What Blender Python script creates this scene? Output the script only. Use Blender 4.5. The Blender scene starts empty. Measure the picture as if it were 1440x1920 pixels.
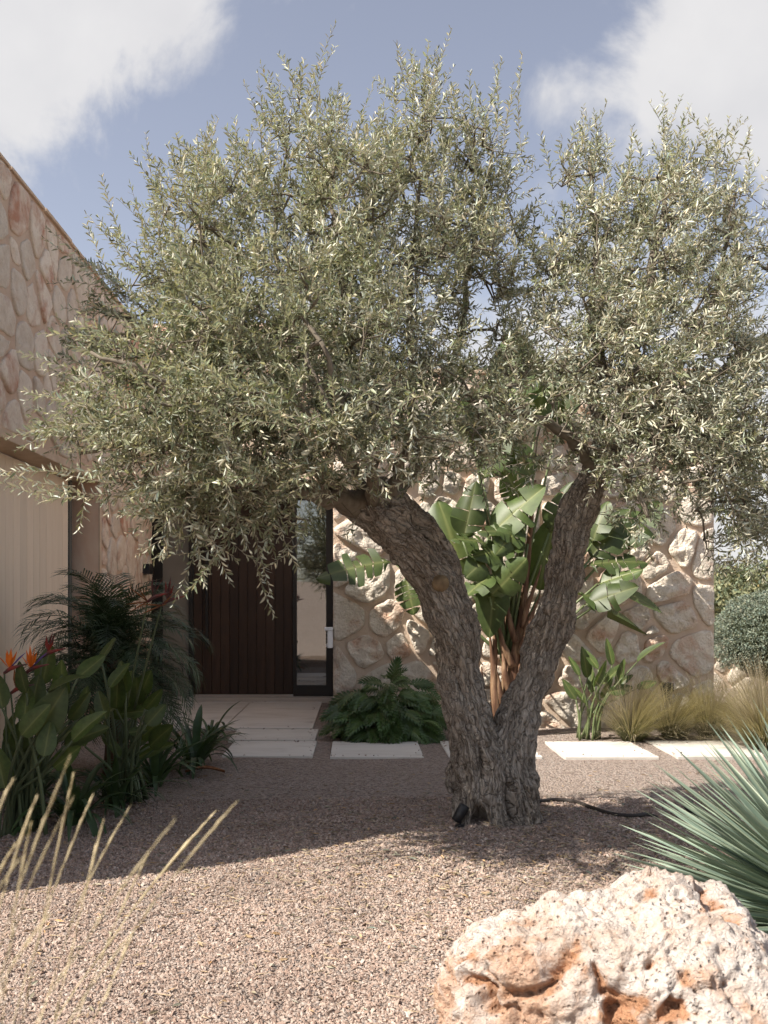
import bpy, math, random
import numpy as np
from mathutils import Vector, Matrix, Euler

random.seed(7)
rng = np.random.default_rng(11)
S = bpy.context.scene
COL = S.collection
R = math.radians

# ------------------------------------------------------------------ camera
FPX, VX, VY, EYE = 1900.0, 671.0, 1125.0, 1.5      # focal length, vanishing point (photo pixels) and eye height
cam = bpy.data.cameras.new('camera')
cam.lens = FPX / 1920 * 36; cam.sensor_width = 36; cam.sensor_fit = 'AUTO'
cam.shift_x = (720 - VX) / 1920; cam.shift_y = (VY - 960) / 1920
cam.clip_start = 0.05; cam.clip_end = 2000
cam.dof.use_dof = True; cam.dof.focus_distance = 6.2; cam.dof.aperture_fstop = 5.6
camo = bpy.data.objects.new('camera', cam); COL.objects.link(camo)
camo.location = (0, 0, EYE); camo.rotation_euler = (R(90), 0, 0)
S.camera = camo

# ------------------------------------------------------------------ light
SUN = Vector((1.0, 0.47, -1.2)).normalized()        # direction the light travels
elev = math.asin(-SUN.z); rot = math.atan2(-SUN.x, -SUN.y)
sl = bpy.data.lights.new('sun', 'SUN'); sl.energy = 5.0; sl.angle = R(0.53); sl.color = (1.0, 0.93, 0.83)
so = bpy.data.objects.new('sun', sl); COL.objects.link(so)
so.rotation_euler = SUN.to_track_quat('-Z', 'Y').to_euler(); so.location = (-6, -6, 12)

W = bpy.data.worlds.new('World'); S.world = W; W.use_nodes = True
nt = W.node_tree; nt.nodes.clear()
def N(t, **k):
    n = nt.nodes.new(t)
    for a, b in k.items(): setattr(n, a, b)
    return n
wout = N('ShaderNodeOutputWorld'); bg = N('ShaderNodeBackground'); nt.links.new(bg.outputs[0], wout.inputs[0])
sky = N('ShaderNodeTexSky', sky_type='NISHITA', sun_disc=False, sun_elevation=elev, sun_rotation=rot % (2*math.pi),
        air_density=1.0, dust_density=1.6, ozone_density=1.2)
hs = N('ShaderNodeHueSaturation'); hs.inputs['Saturation'].default_value = 0.56; hs.inputs['Hue'].default_value = 0.512; hs.inputs['Value'].default_value = 0.77
nt.links.new(sky.outputs[0], hs.inputs['Color'])
tc = N('ShaderNodeTexCoord')
nrm = N('ShaderNodeVectorMath', operation='NORMALIZE'); nt.links.new(tc.outputs['Generated'], nrm.inputs[0])
# wispy warp + fbm
nz = N('ShaderNodeTexNoise'); nz.inputs['Scale'].default_value = 7.5; nz.inputs['Detail'].default_value = 10; nz.inputs['Roughness'].default_value = 0.60
nz.inputs['Distortion'].default_value = 0.35
nt.links.new(nrm.outputs[0], nz.inputs['Vector'])
def skydir(x, y):
    return Vector(((x - VX)/FPX, 1.0, (VY - y)/FPX)).normalized()
prev = None
for (cx, cy, rad, amp) in [(110, 50, .155, .38), (40, 130, .08, .16), (350, 55, .09, .24), (1350, 50, .115, .42), (1270, 140, .07, .15), (1440, 110, .12, .25),
                           (1045, 185, .06, .34), (1440, 240, .06, .25), (640, 640, .22, .10), (900, 640, .14, .22), (1450, 900, .3, .2), (700, 60, .26, -.22), (330, 330, .14, -.10), (1180, 330, .16, -.12), (960, 60, .12, -.1)]:
    d = N('ShaderNodeVectorMath', operation='DISTANCE'); nt.links.new(nrm.outputs[0], d.inputs[0]); d.inputs[1].default_value = skydir(cx, cy)
    mr = N('ShaderNodeMapRange', interpolation_type='SMOOTHSTEP'); nt.links.new(d.outputs['Value'], mr.inputs['Value'])
    mr.inputs['From Min'].default_value = rad*1.25; mr.inputs['From Max'].default_value = 0.0; mr.inputs['To Min'].default_value = 0; mr.inputs['To Max'].default_value = amp
    if prev is None: prev = mr.outputs[0]
    else:
        a = N('ShaderNodeMath', operation='ADD'); nt.links.new(prev, a.inputs[0]); nt.links.new(mr.outputs[0], a.inputs[1]); prev = a.outputs[0]
amp = N('ShaderNodeMapRange', clamp=False); nt.links.new(nz.outputs['Fac'], amp.inputs['Value'])
amp.inputs['From Min'].default_value = .5; amp.inputs['From Max'].default_value = 1.5; amp.inputs['To Min'].default_value = .5; amp.inputs['To Max'].default_value = 2.0
a = N('ShaderNodeMath', operation='ADD'); nt.links.new(prev, a.inputs[0]); nt.links.new(amp.outputs[0], a.inputs[1])
cr = N('ShaderNodeMapRange', interpolation_type='SMOOTHSTEP'); nt.links.new(a.outputs[0], cr.inputs['Value'])
cr.inputs['From Min'].default_value = 0.47; cr.inputs['From Max'].default_value = 0.84; cr.inputs['To Max'].default_value = 0.93
# cloud body shading: thicker parts a touch greyer
nz2 = N('ShaderNodeTexNoise'); nz2.inputs['Scale'].default_value = 7; nz2.inputs['Detail'].default_value = 6
nt.links.new(nrm.outputs[0], nz2.inputs['Vector'])
ccol = N('ShaderNodeMix', data_type='RGBA'); nt.links.new(nz2.outputs['Fac'], ccol.inputs['Factor'])
ccol.inputs['A'].default_value = (2.9, 2.9, 3.05, 1); ccol.inputs['B'].default_value = (4.6, 4.5, 4.4, 1)
mx = N('ShaderNodeMix', data_type='RGBA'); nt.links.new(cr.outputs[0], mx.inputs['Factor'])
nt.links.new(hs.outputs[0], mx.inputs['A']); nt.links.new(ccol.outputs['Result'], mx.inputs['B'])
nt.links.new(mx.outputs['Result'], bg.inputs['Color']); bg.inputs['Strength'].default_value = 0.115

S.view_settings.view_transform = 'Standard'; S.view_settings.look = 'None'
S.view_settings.exposure = 0.93; S.view_settings.gamma = 1.0; S.view_settings.use_curve_mapping = False
S.render.engine = 'CYCLES'
S.cycles.adaptive_threshold = 0.03
S.cycles.max_bounces = 6; S.cycles.diffuse_bounces = 4; S.cycles.glossy_bounces = 3; S.cycles.transmission_bounces = 3; S.cycles.transparent_max_bounces = 6
S.cycles.use_denoising = True; S.cycles.caustics_reflective = False; S.cycles.caustics_refractive = False

# ------------------------------------------------------------------ helpers
def P(x, y, D):
    """point at photo pixel (x, y), D metres away"""
    return Vector(((x - VX)/FPX*D, D, EYE + (VY - y)/FPX*D))

_perm = np.random.default_rng(3).permutation(4096)
_grad = np.random.default_rng(4).normal(size=(4096, 3)); _grad /= np.linalg.norm(_grad, axis=1)[:, None]
def pn(p):
    """gradient noise, p (n,3) -> about -1..1"""
    p = np.asarray(p, float); i = np.floor(p).astype(int); f = p - i
    u = f*f*f*(f*(f*6-15)+10); out = np.zeros(len(p))
    for dx in (0, 1):
        for dy in (0, 1):
            for dz in (0, 1):
                h = _perm[(_perm[(_perm[(i[:, 0]+dx) & 4095] + i[:, 1]+dy) & 4095] + i[:, 2]+dz) & 4095]
                g = _grad[h]
                w = (u[:, 0] if dx else 1-u[:, 0])*(u[:, 1] if dy else 1-u[:, 1])*(u[:, 2] if dz else 1-u[:, 2])
                out += w*((f - np.array([dx, dy, dz]))*g).sum(1)
    return out*1.5
def fbm(p, o=4, g=0.5, l=2.0):
    p = np.asarray(p, float); s = 0; a = 1
    for k in range(o): s = s + a*pn(p + 17.3*k); p = p*l; a *= g
    return s
def worley(p, seed=0):
    """distance to the nearest feature point of a jittered lattice"""
    p = np.asarray(p, float); i = np.floor(p).astype(int); best = np.full(len(p), 9.0)
    rnd = np.random.default_rng(100+seed).random((4096, 3))
    for dx in (-1, 0, 1):
        for dy in (-1, 0, 1):
            for dz in (-1, 0, 1):
                c = i + np.array([dx, dy, dz])
                h = _perm[(_perm[(_perm[c[:, 0] & 4095] + c[:, 1]) & 4095] + c[:, 2]) & 4095]
                best = np.minimum(best, np.linalg.norm(c + rnd[h] - p, axis=1))
    return best

def worley_edge(p, seed=0):
    p = np.asarray(p, float); i = np.floor(p).astype(int); f1 = np.full(len(p), 9.0); f2 = f1.copy(); rnd = np.random.default_rng(100+seed).random((4096, 3))
    for dx in (-1, 0, 1):
        for dy in (-1, 0, 1):
            for dz in (-1, 0, 1):
                c = i + np.array([dx, dy, dz]); h = _perm[(_perm[(_perm[c[:, 0] & 4095] + c[:, 1]) & 4095] + c[:, 2]) & 4095]
                d = np.linalg.norm(c + rnd[h] - p, axis=1); f2 = np.minimum(f2, np.maximum(f1, d)); f1 = np.minimum(f1, d)
    return f2-f1

def mesh(name, V, F, smooth=True, attrs=None):
    """F: list of faces, or an int array (n,k); attrs: {name: (n,3) per-vertex colours}"""
    me = bpy.data.meshes.new(name)
    if isinstance(F, np.ndarray):
        n, k = F.shape; V = np.asarray(V, np.float32)
        me.vertices.add(len(V)); me.vertices.foreach_set('co', V.ravel())
        me.loops.add(n*k); me.loops.foreach_set('vertex_index', F.astype(np.int32).ravel())
        me.polygons.add(n); me.polygons.foreach_set('loop_start', (np.arange(n)*k).astype(np.int32))
        me.update(calc_edges=True)
    else:
        me.from_pydata([tuple(v) for v in V], [], F); me.update()
    me.polygons.foreach_set('use_smooth', np.full(len(me.polygons), smooth)); me.update()
    for an, c in (attrs or {}).items():
        c = np.asarray(c, np.float32)
        at = me.color_attributes.new(an, 'FLOAT_COLOR', 'POINT')
        at.data.foreach_set('color', np.concatenate([c, np.ones((len(c), 1), np.float32)], 1).ravel())
    return me
def wpos(o):
    return o['_w'] if '_w' in o else (0, 0, 0)
WL = {}
def obj(name, me, m, parent=None, M=None, label=None, cat=None, group=None, kind=None):
    o = bpy.data.objects.new(name, me); COL.objects.link(o)
    if m is not None and me is not None and not me.materials: me.materials.append(m)
    if M is not None: o.matrix_basis = M
    WL[o.name] = M.copy() if M is not None else Matrix()
    if parent is not None:
        o.parent = parent; o.matrix_parent_inverse = WL[parent.name].inverted()
    tag(o, label, cat, group, kind); return o
def tag(o, label=None, cat=None, group=None, kind=None):
    for k, v in (('label', label), ('category', cat), ('group', group), ('kind', kind)):
        if v: o[k] = v
    return o
def thing(name, loc, label, cat, group=None, kind=None):
    return obj(name, None, None, None, Matrix.Translation(Vector(loc)), label, cat, group, kind)

class MB:
    def __init__(s): s.v = []; s.f = []
    def add(s, V, F):
        b = len(s.v); s.v += [tuple(v) for v in V]; s.f += [tuple(i+b for i in f) for f in F]; return s
    def box(s, a, b):
        x0, y0, z0 = a; x1, y1, z1 = b
        return s.add([(x0,y0,z0),(x1,y0,z0),(x1,y1,z0),(x0,y1,z0),(x0,y0,z1),(x1,y0,z1),(x1,y1,z1),(x0,y1,z1)],
                     [(0,3,2,1),(4,5,6,7),(0,1,5,4),(1,2,6,5),(2,3,7,6),(3,0,4,7)])
    def mesh(s, name, smooth=False): return mesh(name, s.v, s.f, smooth)
def bevel(me, w=0.006, seg=2):
    import bmesh
    b = bmesh.new(); b.from_mesh(me); bmesh.ops.bevel(b, geom=b.edges[:], offset=w, segments=seg, affect='EDGES', profile=0.6)
    b.to_mesh(me); b.free(); return me
def frame(d, up=Vector((0, 0, 1))):
    d = d.normalized(); x = d.cross(up)
    if x.length < 1e-4: x = d.cross(Vector((1, 0, 0)))
    x.normalize(); return x, x.cross(d).normalized()*1.0
def smoothpath(pts, n):
    """Catmull-Rom through (Vector, radius)"""
    A = [(p[0], p[1]) for p in pts]; out = []
    E = [(A[0][0]*2-A[1][0], A[0][1])] + A + [(A[-1][0]*2-A[-2][0], A[-1][1])]
    for k in range(1, len(E)-2):
        for j in range(n):
            t = j/n; p0, p1, p2, p3 = (E[k-1], E[k], E[k+1], E[k+2])
            q = 0.5*((2*p1[0]) + (p2[0]-p0[0])*t + (2*p0[0]-5*p1[0]+4*p2[0]-p3[0])*t*t + (3*p1[0]-p0[0]-3*p2[0]+p3[0])*t**3)
            out.append((q, p1[1]*(1-t)+p2[1]*t))
    out.append(A[-1]); return out
def tube(pts, sides=8, cap=True):
    """pts [(Vector, r)] -> V, F"""
    V = []; F = []; n = len(pts); ref = None
    for i, (p, r) in enumerate(pts):
        d = (pts[min(i+1, n-1)][0] - pts[max(i-1, 0)][0]).normalized()
        if ref is None: ref = frame(d)[0]
        x = (ref - d*ref.dot(d)).normalized(); ref = x; y = d.cross(x)
        for k in range(sides):
            a = 2*math.pi*k/sides; V.append(p + (x*math.cos(a) + y*math.sin(a))*r)
    for i in range(n-1):
        for k in range(sides):
            F.append((i*sides+k, i*sides+(k+1) % sides, (i+1)*sides+(k+1) % sides, (i+1)*sides+k))
    if cap:
        F.append(tuple(range(sides))[::-1]); F.append(tuple((n-1)*sides+k for k in range(sides)))
    return V, F

# ------------------------------------------------------------------ materials
class Mt:
    def __init__(s, name, rough=0.8, spec=0.3):
        s.m = bpy.data.materials.new(name); s.m.use_nodes = True; s.t = s.m.node_tree
        s.b = s.t.nodes['Principled BSDF']; s.b.inputs['Roughness'].default_value = rough; s.b.inputs['Specular IOR Level'].default_value = spec
        s.out = s.t.nodes['Material Output']
    def n(s, t, inp=None, **k):
        q = s.t.nodes.new(t)
        for a, b in k.items(): setattr(q, a, b)
        for a, b in (inp or {}).items():
            if isinstance(b, bpy.types.NodeSocket): s.t.links.new(b, q.inputs[a])
            else: q.inputs[a].default_value = b
        return q
    def l(s, a, b): s.t.links.new(a, b)
    def co(s, scale=(1, 1, 1), kind='Object'):
        c = s.n('ShaderNodeTexCoord'); m = s.n('ShaderNodeMapping', {'Vector': c.outputs[kind], 'Scale': scale}); return m.outputs[0]
    def noise(s, vec, scale, detail=5, rough=.55, dist=0.0):
        return s.n('ShaderNodeTexNoise', {'Vector': vec, 'Scale': scale, 'Detail': detail, 'Roughness': rough, 'Distortion': dist}).outputs['Fac']
    def ramp(s, fac, stops):
        r = s.n('ShaderNodeValToRGB', {'Fac': fac}); e = r.color_ramp.elements
        while len(e) < len(stops): e.new(0.5)
        for k, (p, c) in enumerate(stops): e[k].position = p; e[k].color = (*c, 1)
        return r.outputs[0]
    def mix(s, fac, a, b, mode='MIX'):
        return s.n('ShaderNodeMix', {'Factor': fac, 'A': a if isinstance(a, bpy.types.NodeSocket) else (*a, 1), 'B': b if isinstance(b, bpy.types.NodeSocket) else (*b, 1)},
                   data_type='RGBA', blend_type=mode).outputs['Result']
    def mathn(s, op, a, b=0.5):
        return s.n('ShaderNodeMath', {0: a, 1: b}, operation=op).outputs[0]
    def rmap(s, v, a, b, c=0.0, d=1.0):
        return s.n('ShaderNodeMapRange', {'Value': v, 'From Min': a, 'From Max': b, 'To Min': c, 'To Max': d}).outputs[0]
    def rand(s): return s.n('ShaderNodeObjectInfo').outputs['Random']
    def vary(s, col, amt=.25):
        v = s.rmap(s.rand(), 0, 1, 1-amt, 1+amt)
        return s.n('ShaderNodeHueSaturation', {'Color': col, 'Value': v}).outputs[0]
    def color(s, c):
        if isinstance(c, bpy.types.NodeSocket): s.l(c, s.b.inputs['Base Color'])
        else: s.b.inputs['Base Color'].default_value = (*c, 1)
        return s
    def bump(s, h, strength=.5, dist=.01):
        b = s.n('ShaderNodeBump', {'Height': h, 'Strength': strength, 'Distance': dist}); s.l(b.outputs[0], s.b.inputs['Normal']); return s
    def attr(s, name): return s.n('ShaderNodeAttribute', attribute_name=name).outputs['Color']
    def translucent(s, col, f=.2):
        tr = s.n('ShaderNodeBsdfTranslucent'); s.l(col, tr.inputs[0]) if isinstance(col, bpy.types.NodeSocket) else None
        if not isinstance(col, bpy.types.NodeSocket): tr.inputs[0].default_value = (*col, 1)
        mxs = s.n('ShaderNodeMixShader', {0: f, 1: s.b.outputs[0], 2: tr.outputs[0]}); s.l(mxs.outputs[0], s.out.inputs['Surface']); return s

def stone_mat(name, light, mid, red, redamt, scale=1.0, bstr=.8):
    m = Mt(name, .93, .15); c = m.co()
    r = m.rand()
    off = m.n('ShaderNodeVectorMath', {0: c, 1: m.n('ShaderNodeCombineXYZ', {0: m.mathn('MULTIPLY', r, 37.0), 1: m.mathn('MULTIPLY', r, 91.0)}).outputs[0]}, operation='ADD').outputs[0]
    n1 = m.noise(off, 7*scale, 6, .62); n2 = m.noise(off, 2.6*scale, 5, .6, .4); n3 = m.noise(off, 38*scale, 5, .6)
    base = m.mix(m.rmap(n1, .32, .68), mid, light)
    stain = m.mathn('ADD', n2, m.rmap(r, 0, 1, -redamt, redamt*.9))
    base = m.mix(m.rmap(stain, .52, .70, 0, .85), base, red)
    vor = m.n('ShaderNodeTexVoronoi', {'Vector': off, 'Scale': 26*scale}).outputs['Distance']
    base = m.mix(m.rmap(n3, .56, .70, 0, .45), base, tuple(x*.55 for x in mid))
    m.color(m.vary(base, .13))
    h = m.mathn('ADD', m.mathn('MULTIPLY', n3, .55), m.mathn('ADD', m.mathn('MULTIPLY', n1, 1.3), m.mathn('MULTIPLY', vor, .35)))
    m.bump(h, bstr, .03); return m.m
M_stone = stone_mat('cream_limestone', (.70, .64, .55), (.59, .515, .425), (.46, .27, .18), .06, 1.3, .9)
M_stone_pink = stone_mat('pink_limestone', (.74, .65, .545), (.63, .51, .405), (.40, .17, .10), .12, 1.0, .5)

m = Mt('sand_mortar', .95, .1); c = m.co()
n1 = m.noise(c, 3, 5); n2 = m.noise(c, 60, 4)
m.color(m.ramp(n1, [(.3, (.50, .39, .305)), (.7, (.60, .485, .385))])); m.bump(m.mathn('ADD', n2, m.mathn('MULTIPLY', m.noise(c, 14, 4), 1.5)), .6, .012); M_mortar = m.m
m = Mt('stained_plaster', .9, .15); c = m.co((1, 1, .45))
m.color(m.ramp(m.noise(c, 3.2, 6, .62, .3), [(.3, (.58, .37, .26)), (.52, (.70, .50, .37)), (.72, (.76, .60, .47))])); m.bump(m.noise(c, 40, 4), .25, .006); M_plaster = m.m
m = Mt('cream_coping', .9, .2); c = m.co(); m.color(m.ramp(m.noise(c, 5, 5), [(.3, (.50, .37, .265)), (.7, (.62, .48, .36))])); m.bump(m.noise(c, 50, 4), .4, .008); M_coping = m.m
m = Mt('cream_shutter_paint', .75, .3); c = m.co((1, 1, .12)); m.color(m.vary(m.ramp(m.noise(c, 9, 4), [(.3, (.78, .64, .50)), (.7, (.84, .72, .58))]), .05)); m.bump(m.noise(c, 60, 3), .12, .003); M_shutter = m.m
m = Mt('dark_frame_metal', .45, .4); m.color((.022, .02, .018)); M_dark = m.m
m = Mt('grey_frame_metal', .5, .4); m.color((.10, .105, .095)); M_greyframe = m.m
m = Mt('pale_panel', .7, .3); c = m.co(); m.color(m.ramp(m.noise(c, 2, 3), [(.3, (.21, .19, .155)), (.7, (.26, .235, .195))])); M_panel = m.m
m = Mt('dark_wood', .5, .35); c = m.co((1, 1, .06))
w1 = m.noise(c, 55, 5, .6, .6); w2 = m.noise(c, 9, 4)
m.color(m.vary(m.mix(m.rmap(w2, .3, .7), m.ramp(w1, [(.35, (.017, .0095, .0065)), (.65, (.046, .025, .0155))]), (.055, .031, .019)), .3)); m.bump(w1, .25, .003); M_wood = m.m
m = Mt('white_stone_slab', .75, .3); c = m.co((1, 3, 1))
n1 = m.noise(c, 1.4, 6, .65, .8)
m.color(m.vary(m.ramp(n1, [(.3, (.47, .43, .38)), (.5, (.58, .55, .50)), (.75, (.63, .60, .555))]), .05)); m.bump(m.noise(m.co(), 90, 4), .2, .003); M_slab = m.m
m = Mt('threshold_stone', .7, .3); m.color((.46, .42, .37)); M_thresh = m.m
m = Mt('white_plastic', .4, .4); m.color((.78, .78, .80)); M_white = m.m
m = Mt('black_plastic', .5, .4); m.color((.016, .016, .017)); M_black = m.m
m = Mt('hose_rubber', .7, .3); m.color((.035, .028, .024)); M_hose = m.m
# glazing: strongly reflecting dark glass
m = Mt('tinted_glass', .03, .5); m.color((.012, .014, .014))
gl = m.n('ShaderNodeBsdfGlossy', {'Color': (.95, .95, .93, 1), 'Roughness': .012})
fr = m.n('ShaderNodeFresnel', {'IOR': 3.4}); mxs = m.n('ShaderNodeMixShader', {0: fr.outputs[0], 1: m.b.outputs[0], 2: gl.outputs[0]}); m.l(mxs.outputs[0], m.out.inputs['Surface']); M_glass = m.m

# gravel
m = Mt('gravel_bed', .95, .12); c = m.co()
vo = m.n('ShaderNodeTexVoronoi', {'Vector': c, 'Scale': 62.0}); vcol = m.n('ShaderNodeSeparateColor', {0: vo.outputs['Color']}).outputs[0]
vo2 = m.n('ShaderNodeTexVoronoi', {'Vector': c, 'Scale': 31.0})
gcol = m.ramp(vcol, [(0, (.13, .098, .082)), (.3, (.265, .205, .172)), (.6, (.345, .28, .238)), (.85, (.40, .34, .295)), (1, (.25, .225, .21))])
big = m.noise(c, .7, 5); gcol = m.mix(m.rmap(big, .35, .7, 0, .35), gcol, (.28, .22, .18))
m.color(gcol)
m.bump(m.mathn('ADD', m.mathn('SUBTRACT', 1.0, vo.outputs['Distance']), m.mathn('MULTIPLY', vo2.outputs['Distance'], -.6)), 1.0, .018); M_ground = m.m
m = Mt('gravel_chip', .92, .15); a = m.attr('col'); m.color(a); m.bump(m.noise(m.co(), 160, 2), .3, .002); M_gravel = m.m
m = Mt('dry_straw', .9, .1); m.color((.46, .36, .235)); M_straw = m.m

def leafmat(name, top, under, vein=None, rough=.42, trans=.15, vary=.25, spec=.4, attr=None, nscale=9):
    m = Mt(name, rough, spec); c = m.co()
    if attr: f = m.attr(attr); t = m.mix(1.0, f, top, 'MULTIPLY'); u = m.mix(1.0, f, under, 'MULTIPLY')
    else:
        nn = m.noise(c, nscale, 4); t = m.mix(m.rmap(nn, .3, .7), tuple(x*.75 for x in top), tuple(x*1.2 for x in top)); u = m.mix(m.rmap(nn, .3, .7), tuple(x*.85 for x in under), tuple(x*1.12 for x in under))
    if vein:
        t = m.mix(m.attr('vein'), t, vein); u = m.mix(m.attr('vein'), u, vein)
    col = m.mix(m.n('ShaderNodeNewGeometry').outputs['Backfacing'], t, u)
    if not attr: col = m.vary(col, vary)
    m.color(col)
    if trans: m.translucent(m.mix(1.0, col, (1.5, 1.6, .7), 'MULTIPLY'), trans)
    return m.m
M_olive = leafmat('olive_leaf', (.190, .200, .122), (.46, .455, .36), rough=.48, trans=.10, attr='col', spec=.35)
M_paddle = leafmat('paddle_leaf', (.062, .092, .026), (.10, .125, .045), vein=(.17, .19, .07), rough=.45, trans=.24, vary=.28)
M_regleaf = leafmat('grey_green_paddle_leaf', (.058, .080, .052), (.075, .095, .062), vein=(.11, .135, .085), rough=.42, trans=.06)
M_xan = leafmat('lobed_leaf', (.050, .092, .026), (.08, .12, .045), vein=(.08, .12, .04), rough=.36, trans=.12, vary=.35)
M_strap = leafmat('strap_leaf', (.040, .075, .026), (.06, .10, .04), rough=.4, trans=.12, vary=.3)
M_palm = leafmat('palm_frond', (.045, .074, .034), (.065, .10, .05), rough=.42, trans=.08, vary=.3)
M_agave = leafmat('blue_green_sword_leaf', (.175, .235, .185), (.19, .25, .20), vein=(.30, .34, .24), rough=.5, trans=.04, vary=.14, nscale=4)
M_shrub = leafmat('shrub_leaf', (.17, .20, .15), (.23, .25, .20), rough=.55, trans=.08, attr='col')
M_fartree = leafmat('far_tree_leaf', (.15, .16, .085), (.18, .19, .11), rough=.7, trans=.1, attr='col')
M_grass = leafmat('feather_grass', (.275, .245, .185), (.31, .28, .22), rough=.6, trans=.25, attr='col', spec=.2)
M_foregrass = leafmat('dry_grass_stalk', (.46, .385, .25), (.46, .385, .25), rough=.75, trans=.2, spec=.15, vary=.15)
m = Mt('green_stalk', .45, .35); m.color(m.vary(m.ramp(m.noise(m.co((1, 1, .3)), 6, 3), [(.3, (.09, .125, .05)), (.7, (.15, .18, .08))]), .2)); M_stalk = m.m
m = Mt('dull_stalk', .5, .3); m.color(m.vary(m.ramp(m.noise(m.co((1, 1, .3)), 6, 3), [(.3, (.075, .10, .05)), (.7, (.11, .135, .07))]), .2)); M_dstalk = m.m
m = Mt('brown_sheath', .7, .2); c = m.co((1, 1, .12)); m.color(m.vary(m.ramp(m.noise(c, 22, 4), [(.3, (.055, .028, .018)), (.5, (.13, .07, .042)), (.7, (.24, .16, .095))]), .25)); m.bump(m.noise(c, 50, 3), .4, .006); M_sheath = m.m
m = Mt('orange_petal', .5, .3); m.color((.75, .20, .025)); M_orange = m.m
m = Mt('blue_petal', .5, .3); m.color((.10, .06, .22)); M_blue = m.m
m = Mt('red_bract', .5, .3); m.color(m.mix(m.rmap(m.noise(m.co(), 14, 2), .4, .6), (.26, .04, .03), (.10, .05, .05))); M_bract = m.m
m = Mt('dead_leaf', .8, .2); m.color(m.ramp(m.noise(m.co(), 30, 4), [(.3, (.16, .06, .025)), (.7, (.33, .15, .07))])); M_dead = m.m

# bark
m = Mt('olive_bark', .95, .1); a = m.attr('bark')
mp = m.n('ShaderNodeMapping', {'Vector': a, 'Scale': (1, 1, .14)}).outputs[0]
f1 = m.noise(mp, 62, 5, .6, .9); f2 = m.noise(mp, 14, 5, .6, .6); f3 = m.noise(m.co(), 2.2, 4)
wv = m.n('ShaderNodeVectorMath', {0: m.n('ShaderNodeMapping', {'Vector': a, 'Scale': (38, 38, 6.5)}).outputs[0], 1: m.n('ShaderNodeVectorMath', {0: m.n('ShaderNodeTexNoise', {'Vector': a, 'Scale': 16.0, 'Detail': 4}).outputs['Color'], 1: (2.2, 2.2, 2.2)}, operation='MULTIPLY').outputs[0]}, operation='ADD').outputs[0]
crk = m.n('ShaderNodeTexVoronoi', {'Vector': wv, 'Scale': 1.0}, feature='DISTANCE_TO_EDGE').outputs['Distance']
bc = m.mix(m.rmap(f3, .35, .65), m.ramp(f1, [(.33, (.17, .148, .125)), (.48, (.32, .285, .245)), (.66, (.44, .40, .35))]), m.ramp(f1, [(.33, (.13, .103, .08)), (.48, (.265, .22, .172)), (.66, (.385, .33, .27))]))
bc = m.mix(m.rmap(f2, .58, .70, 0, .5), bc, (.055, .043, .034)); bc = m.mix(m.rmap(crk, .0, .07, .6, 0), bc, (.045, .036, .028)); m.color(bc)
m.bump(m.mathn('ADD', m.mathn('ADD', f1, m.rmap(crk, 0, .16, -1.2, 0)), m.mathn('ADD', m.mathn('MULTIPLY', f2, 1.2), m.mathn('MULTIPLY', m.noise(m.co(), 55, 4), .7))), .7, .022); M_bark = m.m
m = Mt('young_bark', .85, .2); c = m.co(); m.color(m.ramp(m.noise(c, 18, 5), [(.3, (.115, .095, .072)), (.7, (.21, .18, .14))])); m.bump(m.noise(c, 50, 4), .4, .006); M_twig = m.m
m = Mt('shoot_bark', .8, .2); m.color((.30, .26, .19)); M_shoot = m.m
m = Mt('cut_wood', .9, .1); m.color(m.ramp(m.noise(m.co(), 14, 5), [(.3, (.13, .09, .055)), (.7, (.27, .20, .12))])); m.bump(m.noise(m.co(), 40, 4), .6, .01); M_cut = m.m
# boulder
m = Mt('pitted_limestone', .95, .12); c = m.co(); pit = m.n('ShaderNodeSeparateColor', {0: m.attr('pit')})
n1 = m.noise(c, 5, 8, .68, .5); n2 = m.noise(c, 17, 7, .65); n3 = m.noise(c, 70, 5, .6)
bcol = m.ramp(n1, [(.28, (.36, .24, .175)), (.38, (.49, .395, .33)), (.52, (.575, .51, .46))])
bcol = m.mix(m.rmap(n2, .50, .70, 0, .75), bcol, (.50, .32, .22))
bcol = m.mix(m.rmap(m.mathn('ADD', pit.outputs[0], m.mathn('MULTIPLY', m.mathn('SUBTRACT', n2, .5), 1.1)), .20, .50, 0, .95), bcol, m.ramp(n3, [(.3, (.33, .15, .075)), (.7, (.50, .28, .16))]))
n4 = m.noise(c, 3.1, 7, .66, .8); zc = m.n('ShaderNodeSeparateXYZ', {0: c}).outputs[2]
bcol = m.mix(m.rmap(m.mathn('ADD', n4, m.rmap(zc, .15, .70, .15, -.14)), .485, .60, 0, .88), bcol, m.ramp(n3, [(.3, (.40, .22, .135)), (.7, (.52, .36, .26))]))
vp = m.n('ShaderNodeTexVoronoi', {'Vector': c, 'Scale': 42.0}).outputs['Distance']
bcol = m.mix(m.mathn('MULTIPLY', m.rmap(vp, .10, .20, .8, 0), m.rmap(n2, .45, .6)), bcol, (.20, .10, .055))
m.color(bcol); m.bump(m.mathn('ADD', m.mathn('MULTIPLY', n2, 1.4), m.mathn('ADD', m.mathn('MULTIPLY', n3, .6), m.rmap(vp, .08, .25, -.5, 0))), 1.0, .03); M_boulder = m.m

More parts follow.
